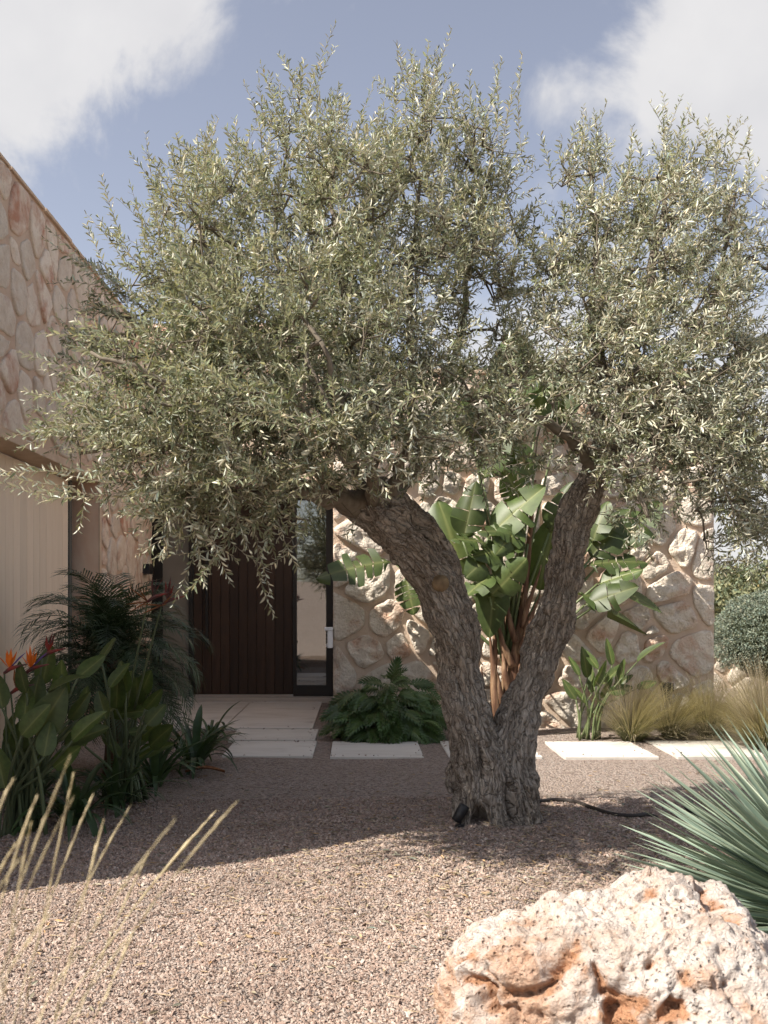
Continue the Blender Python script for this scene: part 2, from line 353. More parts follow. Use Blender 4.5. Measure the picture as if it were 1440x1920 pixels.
# ------------------------------------------------------------------ ground
def gz(x, y):
    x = np.asarray(x, float); y = np.asarray(y, float)
    z = 0.13*np.exp(-((x-.9)/1.5)**2 - ((y-6.25)/1.0)**2)
    z = z + 0.05*np.exp(-((x+1.2)/2.2)**2 - ((y-4.6)/.9)**2)
    z = z + 2.4*np.clip((-y-5)/14, 0, 1)**1.5                      # the garden rises behind the viewer
    z = z + .6*np.clip((y-20)/60, 0, 1)
    near = np.exp(-np.maximum(0, np.abs(y-5)-6)**2/8)
    p = np.stack([x*.8, y*.8, x*0], -1).reshape(-1, 3)
    return z + .018*near*pn(p).reshape(x.shape) + .006*near*pn(p*4).reshape(x.shape)
ys = np.concatenate([-np.geomspace(200, 1, 26), np.arange(0, 2.4, .2), np.arange(2.4, 9, .05), np.arange(9, 16.5, .12), np.geomspace(17, 600, 30)])
xs = np.concatenate([-np.geomspace(500, 4.5, 22), np.arange(-4.4, 4.4, .06), np.geomspace(4.5, 500, 24)])
X, Y = np.meshgrid(xs, ys); Z = gz(X, Y); nx, ny = len(xs), len(ys)
I = np.arange(nx*ny).reshape(ny, nx)
F = np.stack([I[:-1, :-1].ravel(), I[:-1, 1:].ravel(), I[1:, 1:].ravel(), I[1:, :-1].ravel()], 1)
obj('ground', mesh('ground', np.stack([X.ravel(), Y.ravel(), Z.ravel()], 1), F), M_ground, label='pinkish gravel ground around the olive tree', kind='structure')
def G(x, y): return float(gz(np.array([x]), np.array([y]))[0])

# paving slabs: (x0, x1, y0, y1)
def slab(name, parent, x0, x1, y0, y1, z=.0, h=.05, mat=M_slab):
    me = MB().box((x0, y0, z-.06), (x1, y1, z+h)).mesh(name); bevel(me, .006, 2)
    return obj(name, me, mat, parent)
DOORY = 15.0
path = thing('path', (-1, 10, 0), 'pale stone path of slabs leading up to the dark door', None, kind='structure')
slab('paving_slab', path, -1.29, -.43, 9.58, 10.62, .0, .025); slab('paving_slab', path, -1.37, -.45, 10.70, 11.58, .0, .025)
slab('paving_slab', path, -2.62, -1.56, 11.68, 14.72, .0, .025); slab('paving_slab', path, -1.545, -.52, 11.68, 14.72, .0, .025)
slab('door_step', path, -3.0, -.31, 14.735, 15.3, .0, .075, M_thresh)
path2 = thing('stepping_path', (2, 10, 0), 'row of white stepping slabs in the gravel leading off to the right', None, kind='structure')
for k, x in enumerate((-.263, .86, 1.955, 3.02, 4.1, 5.18)):
    slab('stepping_slab', path2, x, x+.885, 9.55+.02*(k % 2), 10.6+.03*(k > 2)+.02*(k % 2), .0, .022)

# ------------------------------------------------------------------ stone walls
def clip(poly, n, d):
    """keep the part of a convex polygon where p.n <= d"""
    out = []
    for i in range(len(poly)):
        a, b = poly[i], poly[(i+1) % len(poly)]; da, db = a[0]*n[0]+a[1]*n[1]-d, b[0]*n[0]+b[1]*n[1]-d
        if da <= 0: out.append(a)
        if (da < 0 < db) or (db < 0 < da):
            t = da/(da-db); out.append((a[0]+(b[0]-a[0])*t, a[1]+(b[1]-a[1])*t))
    return out
def cells(u0, u1, v0, v1, du, dv, gap, seed, jit=.42, relax=1, extra=0.0):
    r = random.Random(seed); sd = []
    nv = max(1, round((v1-v0)/dv)); nu = max(1, round((u1-u0)/du))
    for j in range(nv):
        for i in range(nu + (j % 2)):
            u = u0+(i+(.5 if j % 2 == 0 else 0))*(u1-u0)/nu; v = v0+(j+.5)*(v1-v0)/nv
            if r.random() < .07: continue
            sd.append([min(max(u+r.uniform(-jit, jit)*du, u0+.02), u1-.02), min(max(v+r.uniform(-jit, jit)*dv, v0+.02), v1-.02), r.uniform(-.012, .012)])
    for _ in range(int(len(sd)*extra)): sd.append([r.uniform(u0+.05, u1-.05), r.uniform(v0+.05, v1-.05), r.uniform(-.03, -.01)])
    for it in range(relax+1):
        last = it == relax; res = []
        for s in sd:
            poly = [(u0, v0), (u1, v0), (u1, v1), (u0, v1)]
            nb = sorted(sd, key=lambda q: (q[0]-s[0])**2+(q[1]-s[1])**2)[1:22]
            for q in nb:
                n = (q[0]-s[0], q[1]-s[1]); L = math.hypot(*n)
                if L < 1e-5: continue
                n = (n[0]/L, n[1]/L); g = (gap*r.uniform(.3, .7)) if last else 0
                poly = clip(poly, n, s[0]*n[0]+s[1]*n[1]+L/2+(s[2]-q[2])*2-g)
                if len(poly) < 3: break
            if len(poly) < 3: continue
            cu = sum(p[0] for p in poly)/len(poly); cv = sum(p[1] for p in poly)/len(poly)
            if last: res.append((poly, cu, cv))
            else: s[0] = .5*s[0]+.5*cu; s[1] = .5*s[1]+.5*cv
    return res
def resample(poly, n):
    L = [math.dist(poly[i], poly[(i+1) % len(poly)]) for i in range(len(poly))]; T = sum(L); out = []
    for k in range(n):
        t = T*k/n; i = 0
        while t > L[i] and i < len(L)-1: t -= L[i]; i += 1
        a, b = poly[i], poly[(i+1) % len(poly)]; f = t/max(L[i], 1e-6); out.append((a[0]+(b[0]-a[0])*f, a[1]+(b[1]-a[1])*f))
    return out
def chaikin(p, f=.25):
    out = []
    for i in range(len(p)):
        a, b = p[i], p[(i+1) % len(p)]; out += [(a[0]*(1-f)+b[0]*f, a[1]*(1-f)+b[1]*f), (a[0]*f+b[0]*(1-f), a[1]*f+b[1]*(1-f))]
    return out
def stone(poly, h, rough, mapf, n=26, rings=(1.0, .985, .95, .84, .68, .52, .36, .18), seed=0):
    """rounded polygon raised by h with a rough split face; mapf(u, v, w) -> world"""
    poly = resample(chaikin(poly, .16), n); cu = sum(p[0] for p in poly)/n; cv = sum(p[1] for p in poly)/n
    L = []
    for k, s in enumerate(rings):
        w = [-.05, .5, .85, .97, 1.0, 1.03, 1.05, 1.05][k]*h if k else -.03
        for (u, v) in poly: L.append((cu+(u-cu)*s, cv+(v-cv)*s, w, 1.0 if k > 1 else (.5 if k else 0)))
    L.append((cu, cv, 1.05*h, 1))
    A = np.array(L); q = np.stack([A[:, 0], A[:, 1], np.full(len(A), seed*3.7)], 1)
    d1 = fbm(q*8.5, 3, .6); d2 = 1-2.4*np.abs(pn(q*14+5))
    tilt = random.uniform(-.25, .25)*(A[:, 0]-cu) + random.uniform(-.25, .25)*(A[:, 1]-cv)
    A[:, 2] += A[:, 3]*(rough*d1*1.0 + rough*.5*d2 + tilt*h*6)
    A[:, 2] = np.maximum(A[:, 2], -.03)
    A[:, 0] += .012*pn(q*11+31)*1.4*np.minimum(A[:, 3]+.5, 1); A[:, 1] += .012*pn(q*11+57)*np.minimum(A[:, 3]+.5, 1)
    F = []; K = len(rings)
    for k in range(K-1):
        for i in range(n): F.append((k*n+i, k*n+(i+1) % n, (k+1)*n+(i+1) % n, (k+1)*n+i))
    c = K*n
    for i in range(n): F.append(((K-1)*n+i, (K-1)*n+(i+1) % n, c))
    return [mapf(*a[:3]) for a in A], F

house = thing('stone_house', (-2.9, 11, 0), 'low stone house with a dark wooden door and cream shutters around the gravel court', 'house')
WX, WTOP, WEND, WNEAR = -2.9, 5.1, 14.28, 4.55           # left wing: face plane, height, far and near end
OPTOP, OPEND, OPNEAR = 2.84, 11.4, 4.95                   # its shuttered opening
T = .35
b = MB()
b.box((WX-T, WNEAR, OPTOP), (WX-.015, WEND, WTOP)); b.box((WX-T, OPEND, -.3), (WX-.015, WEND, OPTOP)); b.box((WX-T, WNEAR, -.3), (WX-.015, OPNEAR, OPTOP))
b.box((WX-6, WNEAR+.01, -.3), (WX-T, WNEAR+.36, WTOP-.003)); b.box((WX-6, WNEAR+.36, WTOP-.25), (WX-T, 19, WTOP-.05))
m = Mt('pink_mortar', .95, .1); c = m.co(); m.color(m.ramp(m.noise(c, 3, 5), [(.3, (.52, .375, .28)), (.7, (.60, .455, .35))])); m.bump(m.noise(c, 40, 4), .5, .012)
wing = obj('wing_wall', b.mesh('wing_wall'), m.m, house)
cs = cells(WNEAR, WEND, -.1, WTOP-.03, .45, .39, .042, 5, jit=.48, relax=1, extra=.2)
far = MB(); cnt = 0
for k, (poly, cu, cv) in enumerate(cs):
    if OPNEAR < cu < OPEND and cv < OPTOP: continue
    if cv >= OPTOP and cu < OPEND: poly = clip(poly, (0, -1), -(OPTOP+.075))
    if cu >= OPEND and cv < OPTOP+.2: poly = clip(poly, (-1, 0), -(OPEND+.06))
    if cu <= OPNEAR: poly = clip(poly, (1, 0), OPNEAR-.05)
    if len(poly) < 3: continue
    V, F = stone(poly, random.uniform(.010, .026), .010, lambda u, v, w: (WX-.015+max(w, -.01), u, v), n=18, seed=k)
    F = [f[::-1] for f in F]
    V = [V[i] for i in range(len(V))]
    if cu > 7.4: obj('stone', mesh('stone', V, [f[::-1] for f in F]), M_stone_pink, wing); cnt += 1
    else: far.add(V, [f[::-1] for f in F])
obj('stones', far.mesh('stones', True), M_stone_pink, wing, kind='stuff')
# lintel edge, plaster jamb, corner strip
obj('lintel', bevel(MB().box((WX-.30, OPNEAR, OPTOP-.02), (WX+.012, OPEND+.02, OPTOP+.055)).mesh('lintel'), .006), M_coping, house)
cy_ = WNEAR-.02
while cy_ < WEND-.1:
    L_ = min(random.uniform(.75, 1.1), WEND-cy_); o_ = random.uniform(-.008, .008)
    obj('coping_stone', bevel(MB().box((WX-.4, cy_, WTOP), (WX+.014+o_, cy_+L_-.012, WTOP+.032+o_*.8)).mesh('coping_stone'), .008), M_coping, house); cy_ += L_
obj('window_jamb', MB().box((WX-.34, OPEND-.012, -.1), (WX-.0, OPEND+.03, OPTOP-.02)).mesh('window_jamb'), M_plaster, house)
obj('corner_bead', MB().box((WX-.012, OPEND-.02, -.1), (WX+.004, OPEND+.055, OPTOP-.021)).mesh('corner_bead'), M_coping, house)
shutter = obj('shutter', MB().box((WX-.36, OPNEAR, 0), (WX-.305, 11.1, OPTOP-.02)).mesh('shutter'), M_greyframe, house)
sm = bevel(MB().box((0, 0, 0), (.03, .192, OPTOP-.09)).mesh('slat'), .006, 2)
k = 11.095
while k > OPNEAR+.2:
    k -= .196; obj('slat', sm, M_shutter, shutter, Matrix.Translation((WX-.304+random.uniform(0, .004), k, .06)))
obj('window_frame', MB().box((WX-.34, 11.105, 0), (WX-.26, 11.20, OPTOP-.021)).box((WX-.40, 11.21, 0), (WX-.33, 11.385, OPTOP-.022)).mesh('window_frame'), M_greyframe, house)
obj('dark_gap', MB().box((WX-.33, 11.205, 0), (WX-.315, 11.386, OPTOP-.022)).mesh('dark_gap'), M_dark, house)

# right block
BX0, BX1, BY, BTOP = -.29, 4.18, 11.9, 4.15
block = obj('block_wall', MB().box((BX0, BY, -.3), (1.9, 19, BTOP)).box((1.9, BY, -.3), (BX1, BY+.5, BTOP)).mesh('block_wall'), M_mortar, house)
cs = cells(BX0+.002, BX1-.002, -.08, BTOP-.01, .46, .40, .05, 21, jit=.45, relax=1, extra=.22)
for k, (poly, cu, cv) in enumerate(cs):
    edge = cu < BX0+.33 or cu > BX1-.3
    V, F = stone(poly, random.uniform(.015, .03) if edge else random.uniform(.028, .06), .020 if edge else .034,
                 lambda u, v, w: (min(max(u, BX0-.012), BX1+.012), BY-w-.004, v), seed=k+300)
    obj('stone', mesh('stone', V, F), M_stone, block)
obj('block_coping', bevel(MB().box((BX0-.03, BY-.05, BTOP+.002), (BX1+.03, 12.45, BTOP+.06)).mesh('block_coping'), .01), M_coping, house)
# wall over the door
over = obj('entrance_wall', MB().box((WX-.3, 14.29, 3.12), (BX0+.01, 19, 5.4)).box((WX-2, WEND+.003, -.3), (WX-.16, DOORY+.5, 3.119)).mesh('entrance_wall'), M_mortar, house)
far = MB()
for k, (poly, cu, cv) in enumerate(cells(WX+.01, BX0-.05, 3.16, 5.38, .46, .38, .08, 33)):
    V, F = stone(poly, random.uniform(.02, .05), .02, lambda u, v, w: (u, 14.288-w, v), n=16, seed=k+700); far.add(V, F)
obj('stones', far.mesh('stones', True), M_stone_pink, over, kind='stuff')
# entrance: dark strip standing in for the shade of a gap, pale panel, frame, door, sidelight
obj('entrance_soffit', MB().box((WX-.3, 14.295, 3.06), (BX0, DOORY+.3, 3.118)).mesh('entrance_soffit'), M_wood, house)
obj('door_frame_and_gap_shade', MB().box((-3.06, DOORY-.02, .078), (-2.885, DOORY+.10, 3.06)).box((-2.50, DOORY-.035, .078), (-2.44, DOORY+.1, 3.06)).box((-.47, DOORY-.03, .078), (-.30, DOORY+.1, 3.06))
    .box((-.955, DOORY-.02, .078), (-.905, DOORY+.1, 3.06)).box((-.905, DOORY-.015, .078), (-.47, DOORY+.1, .24)).box((-.905, DOORY-.015, 2.98), (-.47, DOORY+.1, 3.06)).mesh('door_frame_and_gap_shade'), M_dark, house)
obj('side_panel', MB().box((-2.885, DOORY, .078), (-2.50, DOORY+.1, 3.06)).mesh('side_panel'), M_panel, house)
door = obj('door', MB().box((-2.435, DOORY+.03, .10), (-.96, DOORY+.1, 3.05)).mesh('door'), M_dark, house)
pm = bevel(MB().box((0, 0, 0), (.130, .03, 2.94)).mesh('plank'), .003, 1)
for k in range(11):
    obj('plank', pm, M_wood, door, Matrix.Translation((-2.432+k*.1338, DOORY+.006+random.uniform(-.002, .002), .105)))
obj('handle', bevel(MB().box((-2.25, DOORY-.065, .78), (-2.205, DOORY-.02, 2.75)).box((-2.24, DOORY-.02, .95), (-2.215, DOORY+.01, .99)).box((-2.24, DOORY-.02, 2.5), (-2.215, DOORY+.01, 2.54)).mesh('handle'), .004, 1), M_dark, door)
obj('drip_bar', MB().box((-2.43, DOORY-.01, .080), (-1.0, DOORY+.02, .101)).mesh('drip_bar'), M_thresh, door)
glass = obj('sidelight', MB().box((-.905, DOORY+.03, .24), (-.47, DOORY+.045, 2.98)).mesh('sidelight'), M_glass, house)
# fittings on the house
wl = thing('wall_light', P(262, 1080, 13.7), 'small dark square wall light on the shaded stone beside the door', 'wall light')
lz = P(262, 1067, 13.75)
obj('housing', bevel(MB().box((WX-.0, lz.y-.11, lz.z-.07), (WX+.10, lz.y+.11, lz.z+.07)).mesh('housing'), .004, 1), M_black, wl)
obj('mount_plate', bevel(MB().box((WX-.012, lz.y-.08, lz.z-.055), (WX-.001, lz.y+.08, lz.z+.055)).mesh('mount_plate'), .002, 1), M_dark, wl)
wb = thing('intercom_box', (BX0-.06, 11.86, .95), 'small white slotted box fixed to the wall edge beside the glass strip', 'intercom')
obj('body', bevel(MB().box((BX0-.065, 11.80, .94), (BX0-.002, 12.0, 1.14)).mesh('body'), .008, 2), M_white, wb)
obj('cap', bevel(MB().box((BX0-.10, 11.79, 1.142), (BX0-.002, 12.01, 1.18)).mesh('cap'), .01, 2), M_white, wb)
obj('base', bevel(MB().box((BX0-.085, 11.81, .955), (BX0-.066, 11.99, .985)).mesh('base'), .004, 1), M_white, wb)
for k in range(3): obj('slot', MB().box((BX0-.082, 11.82, 1.0+k*.042), (BX0-.066, 11.98, 1.02+k*.042)).mesh('slot'), M_black, wb)

# ------------------------------------------------------------------ olive tree
TD = 6.32
tree = thing('olive_tree', P(940, 1545, TD), 'large old olive tree with a forked gnarled trunk and silvery crown', 'tree')
def pth(L, n=6): return smoothpath([(P(x, y, D), r) for (x, y, D, r) in L], n)
TS = .84
def pth_(L): return [(p, r*TS) for p, r in pth(L)]
limbA = pth_([(892, 1600, TD, .21), (897, 1520, TD, .185), (898, 1440, TD, .19), (880, 1350, TD, .175), (864, 1260, TD, .165), (853, 1180, TD, .183), (826, 1100, TD-.03, .197), (778, 1020, TD-.08, .212), (722, 958, TD-.14, .205), (690, 922, TD-.2, .16)])
limbB = pth_([(985, 1600, TD, .18), (975, 1520, TD, .165), (958, 1440, TD+.02, .175), (968, 1360, TD+.03, .15), (1000, 1270, TD+.06, .148), (1033, 1180, TD+.08, .150), (1057, 1090, TD+.08, .148), (1072, 1000, TD+.06, .128), (1094, 930, TD+.04, .122), (1122, 880, TD, .115), (1150, 840, TD-.05, .09)])
mid = pth_([(938, 1600, TD-.03, .24), (934, 1500, TD-.02, .215), (926, 1420, TD, .185), (922, 1385, TD, .10)])
limbC = pth_([(735, 985, TD-.1, .12), (680, 968, TD-.2, .10), (652, 955, TD-.25, .07)])
tb = MB()
for L, sd in ((limbA, 18), (limbB, 18), (mid, 18), (limbC, 12)): tb.add(*tube(L, sd))
for (bx, by, r) in ((872, 1565, .085), (905, 1575, .09), (962, 1575, .09), (1002, 1562, .075), (935, 1575, .10)):      # root flare
    tb.add(*tube([(P(bx, by, TD-.12), r), (P(bx*.75+935*.25, 1480, TD-.03), r*.8), (P(bx*.6+935*.4, 1420, TD), r*.5)], 10))
for (bx, by, D, r) in ((850, 1455, TD, .05), (846, 1300, TD-.02, .05), (826, 1215, TD, .05)):
    tb.add(*tube([(P(bx, by+30, D), r*.6), (P(bx, by, D), r), (P(bx+4, by-30, D), r*.6)], 10))
tmp = bpy.data.objects.new('tmp', tb.mesh('tmp')); COL.objects.link(tmp)
rm = tmp.modifiers.new('r', 'REMESH'); rm.mode = 'VOXEL'; rm.voxel_size = .0072
dg = bpy.context.evaluated_depsgraph_get(); ev = tmp.evaluated_get(dg); me = bpy.data.meshes.new_from_object(ev)
bpy.data.objects.remove(tmp)
nv = len(me.vertices); V = np.empty(nv*3, np.float32); me.vertices.foreach_get('co', V); V = V.reshape(-1, 3).astype(float)
Nn = np.empty(nv*3, np.float32); me.vertices.foreach_get('normal', Nn); Nn = Nn.reshape(-1, 3).astype(float)
# smooth the joins a little
ed = np.empty(len(me.edges)*2, np.int32); me.edges.foreach_get('vertices', ed); ed = ed.reshape(-1, 2)
deg = np.bincount(ed.ravel(), minlength=nv)[:, None]
for _ in range(14):
    acc = np.zeros_like(V)
    for ax in range(3): acc[:, ax] = np.bincount(ed[:, 0], V[ed[:, 1], ax], nv) + np.bincount(ed[:, 1], V[ed[:, 0], ax], nv)
    V = .4*V + .6*acc/deg
sk = np.array([tuple(p) for L in (limbA, limbB) for p, r in L]); sl_ = np.concatenate([np.cumsum([0]+[(L[i+1][0]-L[i][0]).length for i in range(len(L)-1)]) for L in (limbA, limbB)])
tg = np.concatenate([np.gradient(np.array([tuple(p) for p, r in L]), axis=0) for L in (limbA, limbB)]); tg /= np.linalg.norm(tg, axis=1)[:, None]
idx = np.concatenate([np.argmin(((V[a:a+4000, None, :]-sk[None])**2).sum(2), 1) for a in range(0, nv, 4000)])
rel = V-sk[idx]; al = (rel*tg[idx]).sum(1); s_ = sl_[idx]+al; perp = rel-al[:, None]*tg[idx]
q = np.concatenate([perp[:, :2], s_[:, None]], 1)
tw = q[:, 2]*.55; q2 = np.stack([q[:, 0]*np.cos(tw)-q[:, 1]*np.sin(tw), q[:, 0]*np.sin(tw)+q[:, 1]*np.cos(tw), q[:, 2]], 1)
big = fbm(V*4.2+3, 3); rid = 1-np.abs(pn(q2*np.array([15, 15, 2.0])))*2.2; rid2 = 1-np.abs(pn(q2*np.array([34, 34, 3.8])+9))*2.2; fine = pn(q2*np.array([70, 70, 9]))
disp = .036*big - .016*np.clip(rid, 0, 1)**3*np.clip(.6+pn(V*3.3+8)*1.2, .1, 1) - .013*np.clip(rid2, 0, 1)**2 + .007*fine + .004*pn(V*60) + .008 + .012*pn(q2*np.array([8, 8, 1.2])+4)
wq = q2*np.array([19, 19, 3.2])+.5*np.stack([pn(V*9), pn(V*9+5), pn(V*9+9)], 1); disp = disp-.014*np.clip(1-worley_edge(wq, 5)/.20, 0, 1)
def hollow(x, y, D, sx, sz, depth, lean=0):
    c = np.array(P(x, y, D)); d = V-c; dx = d[:, 0]-lean*d[:, 2]
    return -depth*np.exp(-(dx/sx)**2-(d[:, 2]/sz)**2)*(d[:, 1] < .25)
for h in ((893, 1530, TD, .034, .07, .17, 0), (953, 1505, TD, .022, .14, .15, -.15), (1000, 1548, TD, .028, .06, .15, 0), (898, 1430, TD, .016, .10, .08, 0), (790, 985, TD-.1, .035, .06, .13, -.6), (1040, 1125, TD, .03, .05, .04, 0), (1030, 1020, TD, .03, .06, .04, .3), (693, 905, TD-.2, .05, .05, .06, 0)):
    disp += hollow(*h)
disp = disp + np.array(.03*np.exp(-(np.linalg.norm((V-np.array(P(825, 1085, TD-.15)))/np.array([.07, .2, .09]), axis=1))**2))
V2 = V + Nn*disp[:, None]
me.vertices.foreach_set('co', V2.astype(np.float32).ravel()); me.update()
at = me.color_attributes.new('bark', 'FLOAT_COLOR', 'POINT'); at.data.foreach_set('color', np.concatenate([q2, np.ones((nv, 1))], 1).astype(np.float32).ravel())
me.polygons.foreach_set('use_smooth', np.full(len(me.polygons), True)); me.name = 'trunk'; me.materials.clear()
obj('trunk', me, M_bark, tree)
# sawn knob
kb = P(826, 1093, TD-.21); t = np.array([tuple(v) for v in MB().add(*tube([(kb+Vector((0, -.05, 0)), .02), (kb+Vector((0, -.045, 0)), .042), (kb+Vector((0, 0, .0)), .055), (kb+Vector((0, .08, 0)), .05)], 14)).v])
F_ = tube([(kb, .03), (kb, .03), (kb, .03), (kb, .03)], 14)[1] if False else tube([(kb+Vector((0, -.05, 0)), .02), (kb+Vector((0, -.045, 0)), .042), (kb, .055), (kb+Vector((0, .08, 0)), .05)], 14)[1]
obj('sawn_knot', mesh('sawn_knot', t + .006*np.stack([pn(t*30), pn(t*30+7), pn(t*30+3)], 1), F_), M_cut, tree)

# main branches
BR = [
 [(700, 935, 6.15, .075), (640, 938, 5.95, .058), (575, 912, 5.75, .046), (500, 880, 5.55, .036), (400, 850, 5.35, .026), (270, 835, 5.15, .016), (150, 850, 5.05, .008)],
 [(670, 960, 6.1, .05), (610, 940, 5.85, .036), (545, 925, 5.6, .028), (460, 930, 5.4, .020), (380, 960, 5.3, .012)],
 [(650, 935, 6.0, .05), (560, 830, 5.8, .036), (480, 700, 5.6, .026), (420, 560, 5.6, .018), (370, 420, 5.7, .010)],
 [(735, 960, 6.12, .052), (745, 890, 6.05, .040), (768, 820, 6.0, .032), (775, 700, 6.05, .025), (770, 520, 6.15, .018), (790, 330, 6.3, .010)],
 [(712, 958, 6.08, .050), (700, 905, 6.0, .036), (697, 850, 5.95, .030), (660, 700, 5.9, .024), (640, 500, 5.95, .018), (610, 300, 6.1, .010)],
 [(690, 930, 6.1, .045), (620, 800, 6.3, .034), (560, 640, 6.5, .026), (520, 480, 6.6, .018), (530, 320, 6.5, .010)],
 [(740, 940, 6.25, .045), (800, 830, 6.4, .034), (850, 680, 6.5, .025), (880, 500, 6.55, .018), (920, 300, 6.5, .010)],
 [(668, 940, 6.05, .04), (560, 860, 5.5, .03), (420, 770, 5.1, .022), (280, 700, 4.9, .014), (170, 660, 4.9, .008)],
 [(700, 940, 6.0, .04), (690, 850, 5.5, .03), (640, 760, 5.1, .02), (600, 640, 4.9, .012)],
 [(1145, 845, 6.27, .075), (1175, 750, 6.3, .056), (1195, 620, 6.4, .042), (1225, 470, 6.5, .028), (1260, 300, 6.6, .012)],
 [(1130, 865, 6.3, .055), (1118, 760, 6.4, .042), (1122, 620, 6.5, .030), (1115, 450, 6.6, .02), (1105, 300, 6.6, .010)],
 [(1150, 845, 6.27, .06), (1230, 815, 6.2, .045), (1330, 812, 6.15, .034), (1430, 825, 6.1, .024), (1520, 880, 6.1, .012)],
 [(1150, 840, 6.25, .05), (1240, 740, 6.2, .034), (1310, 620, 6.3, .022), (1355, 480, 6.4, .013), (1380, 360, 6.4, .007)],
 [(1120, 880, 6.25, .045), (1060, 820, 6.0, .032), (980, 770, 5.8, .022), (900, 740, 5.7, .012)],
 [(1150, 850, 6.35, .05), (1250, 760, 6.8, .036), (1360, 690, 7.1, .026), (1450, 640, 7.2, .014)],
 [(1135, 870, 6.2, .04), (1170, 880, 5.9, .03), (1200, 920, 5.7, .02), (1215, 970, 5.6, .010)],
]
nodes = []; par = []; base_r = []
for L in BR:
    p = pth(L, 5)
    p = [(q_+Vector((random.gauss(0, .012), random.gauss(0, .012), random.gauss(0, .012))), r) if 0 < i < len(p)-1 else (q_, r) for i, (q_, r) in enumerate(p)]
    V_, F_ = tube(p, 9); obj('branch', mesh('branch', V_, F_), M_twig, tree)
    for i, (q_, r) in enumerate(p):
        if i < 6: continue
        nodes.append(tuple(q_)); par.append(-1 if i == 6 else len(nodes)-2); base_r.append(r)
NB = len(nodes)
# foliage masses: (x, y, rx, ry, D, half depth, density)
BL = [(600, 330, 150, 180, 6.1, .8, 1), (790, 330, 110, 190, 6.3, .8, 1), (390, 400, 130, 140, 5.8, .8, .9), (480, 560, 250, 170, 5.7, 1.1, 1), (720, 560, 170, 200, 6.0, 1.1, .95),
      (300, 620, 170, 150, 5.3, .7, .9), (430, 770, 260, 130, 5.2, .9, 1.15), (230, 790, 140, 110, 5.0, .5, 1.0), (650, 790, 190, 115, 5.4, .8, 1.1), (385, 950, 140, 75, 5.15, .4, 1.2), (240, 900, 70, 45, 5.1, .3, 1),
      (915, 330, 70, 150, 6.45, .6, .8), (930, 460, 85, 90, 6.3, .6, .8), (540, 880, 110, 60, 5.2, .4, 1.0), (860, 800, 130, 80, 5.7, .5, .95), (970, 810, 100, 80, 5.9, .5, .9), (770, 880, 90, 35, 5.6, .4, .7),
      (1140, 420, 90, 180, 6.6, .8, 1), (1290, 380, 130, 165, 6.6, .8, 1), (1120, 620, 150, 160, 6.4, 1.0, .9), (1270, 640, 170, 170, 6.4, 1.1, 1.05), (1400, 560, 90, 200, 6.5, .8, 1), (1240, 800, 190, 90, 6.1, .9, 1.1), (1020, 640, 90, 80, 6.3, .5, .6), (1400, 800, 130, 170, 6.2, .8, 1.1),
      (1415, 950, 90, 110, 6.1, .5, 1.6), (1330, 880, 90, 60, 6.1, .4, 1.1), (1210, 930, 80, 60, 5.8, .3, .9), (1030, 480, 75, 90, 6.5, .6, 1.1), (985, 560, 60, 60, 6.4, .5, .9), (965, 650, 55, 70, 6.0, .4, 1.0), (920, 720, 80, 40, 6.0, .4, 1.2), (870, 440, 90, 110, 6.3, .7, .9), (830, 660, 80, 80, 6.1, .6, .9), (1080, 890, 80, 45, 5.9, .3, .45), (1300, 920, 90, 60, 6.0, .3, .6)]
HOLES = [(890, 618, 30, 46), (1022, 335, 28, 60), (900, 540, 25, 30), (990, 250, 30, 60), (700, 165, 45, 45), (350, 555, 22, 18), (1010, 520, 20, 20), (1385, 905, 20, 26), (1352, 990, 30, 45), (1050, 960, 40, 60), (990, 930, 40, 40)]
OUT = [(160, 900), (70, 810), (70, 720), (105, 640), (125, 500), (190, 470), (205, 350), (290, 290), (380, 240), (470, 170), (500, 150), (590, 120), (640, 160), (710, 200), (752, 190), (765, 105), (845, 105), (862, 200), (925, 140), (970, 190), (985, 290), (1010, 340),
       (1030, 400), (1062, 330), (1080, 215), (1120, 220), (1170, 245), (1230, 215), (1290, 220), (1350, 250), (1420, 290), (1520, 400), (1580, 700), (1540, 1000), (1440, 1060), (1370, 1050), (1340, 960), (1290, 990), (1220, 1010), (1160, 960), (1050, 920), (930, 890), (800, 920), (640, 930), (560, 950), (520, 990), (430, 1050), (330, 1060), (280, 1010), (230, 950)]
def inside(x, y):
    c = False; j = len(OUT)-1
    for i in range(len(OUT)):
        (xi, yi), (xj, yj) = OUT[i], OUT[j]
        if (yi > y) != (yj > y) and x < (xj-xi)*(y-yi)/(yj-yi)+xi: c = not c
        j = i
    return c
shoots = []     # (base, direction, length)
r_ = random.Random(5)
tot = sum(b[2]*b[3]*(b[5]+.5)*b[6] for b in BL); NS = 5400
